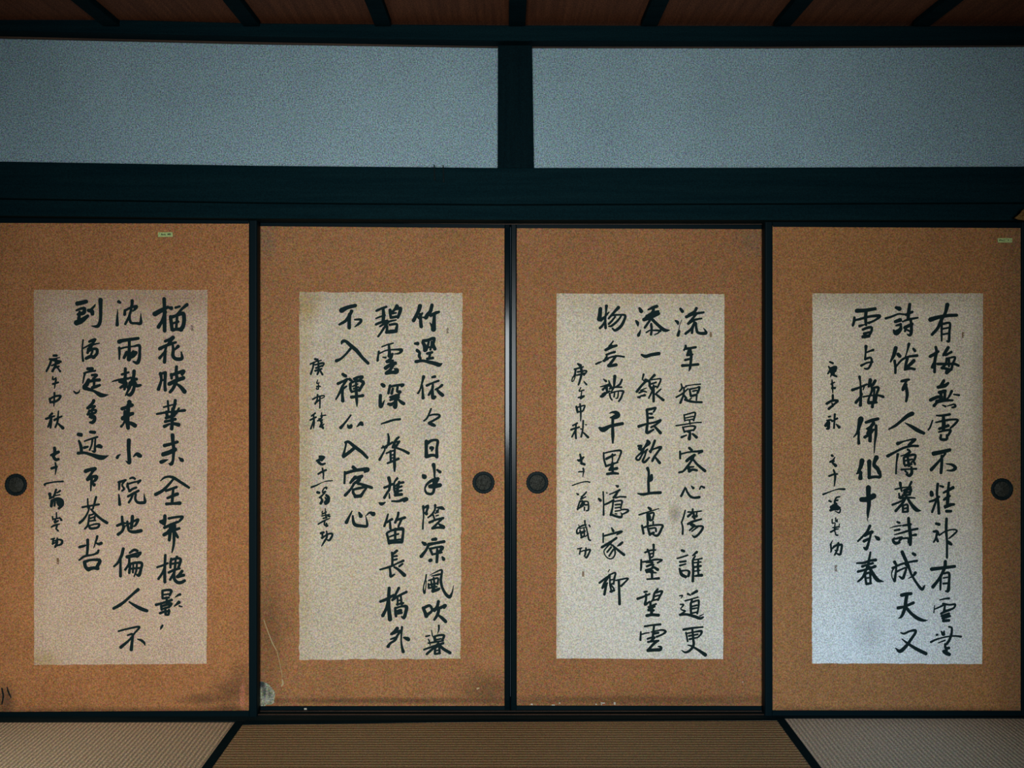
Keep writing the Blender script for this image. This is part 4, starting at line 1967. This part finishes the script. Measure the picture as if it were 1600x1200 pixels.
sticker(d1, [(247, 363), (269.5, 362.8), (270, 370), (246.8, 370.2)], mk(235, 350, 26.67, [
    [(460, 400, 26), (480, 440, 30), (500, 462, 22)], [(452, 440, 16), (515, 425, 16)], [(545, 440, 26), (575, 430, 26), (560, 470, 18)],
    [(610, 420, 26), (622, 465, 26)], [(720, 400, 18), (735, 450, 28)], [(735, 430, 30), (800, 410, 34)],
    [(790, 400, 26), (800, 460, 24)], [(840, 400, 22), (835, 440, 26)], [(370, 405, 14), (395, 398, 14)]]), 0.0)
sticker(d4, [(1558.6, 372.2), (1582, 372), (1581.5, 379), (1559.2, 379)], mk(1545, 360, 29.1, [
    [(480, 450, 34), (520, 430, 34)], [(540, 435, 24), (660, 470, 26)], [(690, 420, 20), (735, 425, 20)], [(690, 470, 14), (740, 490, 16)],
    [(880, 410, 26), (890, 460, 34)], [(770, 400, 14), (830, 400, 14)], [(1050, 440, 14), (1030, 480, 14)]]), 0.0)

# wear on the doors: torn patch and scratch on the second, flakes on the third, ink-like smears on the first
flat('torn_patch', ragged([(402, 1066), (411, 1064.5), (421, 1069), (428, 1078), (430, 1088), (428, 1100), (419, 1104), (402.5, 1103)][:4], 0.8, 4)
     [:0] + [(402, 1066), (408, 1064.6), (414, 1066), (420, 1069.5), (424.5, 1075), (429, 1080), (430, 1087), (428, 1094), (428.5, 1098), (423, 1101), (416, 1101), (412, 1104), (405, 1103), (402.3, 1103)],
     YI + 0.0052, 0.0008, M['patch'], d2)
V, Fc = brush([[(412, 968, 1.0), (418, 985, 1.3), (426, 1005, 1.5), (432, 1016, 1.2)], [(433, 1018, .8), (438, 1040, .8), (441, 1058, .8)],
               [(441, 1062, 1.6), (442, 1068, 3.0), (440, 1072, 2.0)]], YI + 0.0056, 1.0, 0.6)
put('scratch', V, Fc, M['scratch'], d2)
for px, py, w, h in ((831, 1100.5, 3.5, 2.5), (874.5, 1098.5, 2.2, 2), (864.5, 1101.6, 5, 1.6), (931.5, 1100.5, 2.5, 2), (942, 1098.5, 7, 2), (960.5, 1099, 3, 4.5), (1160.6, 1065.5, 1.8, 1.8), (940, 1101, 2, 1.5)):
    flat('paper_flake', [(px - w / 2, py - h / 2), (px + w / 2, py - h / 3), (px + w / 2.4, py + h / 2), (px - w / 2.2, py + h / 2.3)], YI + 0.0052, 0.0008, M['flake'], d3)
flat('paper_flake', [(475, 1106.6), (479, 1106.4), (479.4, 1108.8), (475.2, 1109)], YI + 0.0012, 0.0008, M['flake'], d2)
flat('paper_flake', [(744.5, 1074.8), (748.5, 1074), (749.5, 1076), (745, 1077.8)], YI + 0.0052, 0.0008, M['scratch'], d2)
V, Fc = brush([[(3, 1076, 2.5), (5, 1088, 2.5), (3, 1100, 2)], [(11, 1074, 1.6), (13, 1081, 2.6), (17, 1090, 1.8)]], 0.0056, 1.0, 0.6)
put('dark_smear', V, Fc, M['iron'], d1)

# ------------------------------------------------------------------ tatami mats
def tatami(label, corners, heri, mat):
    """corners on the floor, counter-clockwise; heri: list of border strips (four floor points each)"""
    c = sum((Vector((p[0], p[1])) for p in corners), Vector((0, 0))) / len(corners)
    root = thing('tatami_mat', label, 'tatami mat', (c.x, c.y, -0.055), 'tatami mats before the sliding screens')
    v, f = prism([(p[0], p[1], 0.0) for p in corners], (0, 0, -0.055))
    put('rush_cover', v, f, mat, root, bevel=0.003)
    for h in heri:
        v, f = prism([(p[0], p[1], 0.0012) for p in h], (0, 0, -0.004))
        put('border_cloth', v, f, M['heri'], root)
    return root


GAP = 0.0015
xl0, xl1 = G(367.5, 1128).x, G(381, 1128).x             # left border strip
xr0, xr1 = G(1213, 1123).x, G(1225.5, 1123).x           # right border strip
yl, ym0, ym1, yr = G(0, 1128.2).y, G(0, 1126.5).y, G(0, 1124).y, G(0, 1122.3).y
LT, RT = -1.905, 1.915
tatami('left tatami mat, ridges running away to the screens, brightest in its near left part',
       [(LT, yl - 1.91), (xl1, yl - 1.91), (xl1, yl), (LT, yl - 0.002)],
       [[(xl0, yl - 1.91), (xl1, yl - 1.91), (xl1, yl), (xl0, yl)], [(LT, yl - 1.91), (LT + 0.03, yl - 1.91), (LT + 0.03, yl), (LT, yl)]], M['tat_y'])
tatami('middle tatami mat lying lengthwise along the sill, darkest and brownest of the three',
       [(xl1 + GAP, ym0 - 0.955), (xr0 - GAP, ym1 - 0.955), (xr0 - GAP, ym1), (xl1 + GAP, ym0)],
       [[(xl1 + GAP, G(0, 1133).y), (0.0, G(0, 1127.6).y), (0.0, (ym0 + ym1) / 2), (xl1 + GAP, ym0)],
        [(0.0, G(0, 1127.6).y), (xr0 - GAP, G(0, 1126).y), (xr0 - GAP, ym1), (0.0, (ym0 + ym1) / 2)],
        [(xl1 + GAP, ym0 - 0.955), (xr0 - GAP, ym1 - 0.955), (xr0 - GAP, ym1 - 0.925), (xl1 + GAP, ym0 - 0.925)]], M['tat_x'])
tatami('right tatami mat, pale greyish, its dark border slanting in from the right screen',
       [(xr0, yr - 1.91), (RT, yr - 1.91), (RT, yr), (xr0, yr)],
       [[(xr0, yr - 1.91), (xr1, yr - 1.91), (xr1, yr), (xr0, yr)], [(RT - 0.03, yr - 1.91), (RT, yr - 1.91), (RT, yr), (RT - 0.03, yr)]], M['tat_r'])

# ------------------------------------------------------------------ small ironwork on the timbers
c = P(1597, 333, -0.075)
nail = thing('nail_cover', 'small tarnished brass nail cover at the right end of the dark head rail', 'nail cover', (c.x, c.y - 0.003, c.z))
pts = [(1585.5, 340.6), (1590, 337), (1594.5, 333.4), (1597.5, 328.5), (1603, 325), (1610, 330), (1612, 338), (1606, 346), (1598, 343.5), (1592, 343)]
flat('cover_plate', pts, -0.079, 0.004, M['brass'], nail)
flat('cover_boss', [(1600, 332), (1605, 331), (1607, 335), (1603, 339), (1599, 337)], -0.083, 0.004, M['brass'], nail)
for lab, px, y0, y1 in (('left one of two thin iron nails standing on the dark head rail', 678.5, 257.5, 282), ('right one of two thin iron nails standing on the dark head rail', 692.5, 258, 285)):
    a, b = P(px, y0, -0.0765), P(px + 0.8, y1, -0.0765)
    V, Fc = [], []
    for q, r in ((b, 0.0028), (a, 0.0020)):
        for k in range(8):
            t = 2 * math.pi * k / 8
            V.append((q.x + r * math.cos(t), q.y - 0.0005 + r * math.sin(t), q.z))
    for k in range(8):
        Fc.append((k, (k + 1) % 8, 8 + (k + 1) % 8, 8 + k))
    Fc += [tuple(reversed(range(8))), tuple(range(8, 16))]
    o = put('iron_nail', V, Fc, M['iron'], loc=tuple(b))
    o['label'], o['category'], o['group'] = lab, 'nail', 'nails on the head rail'
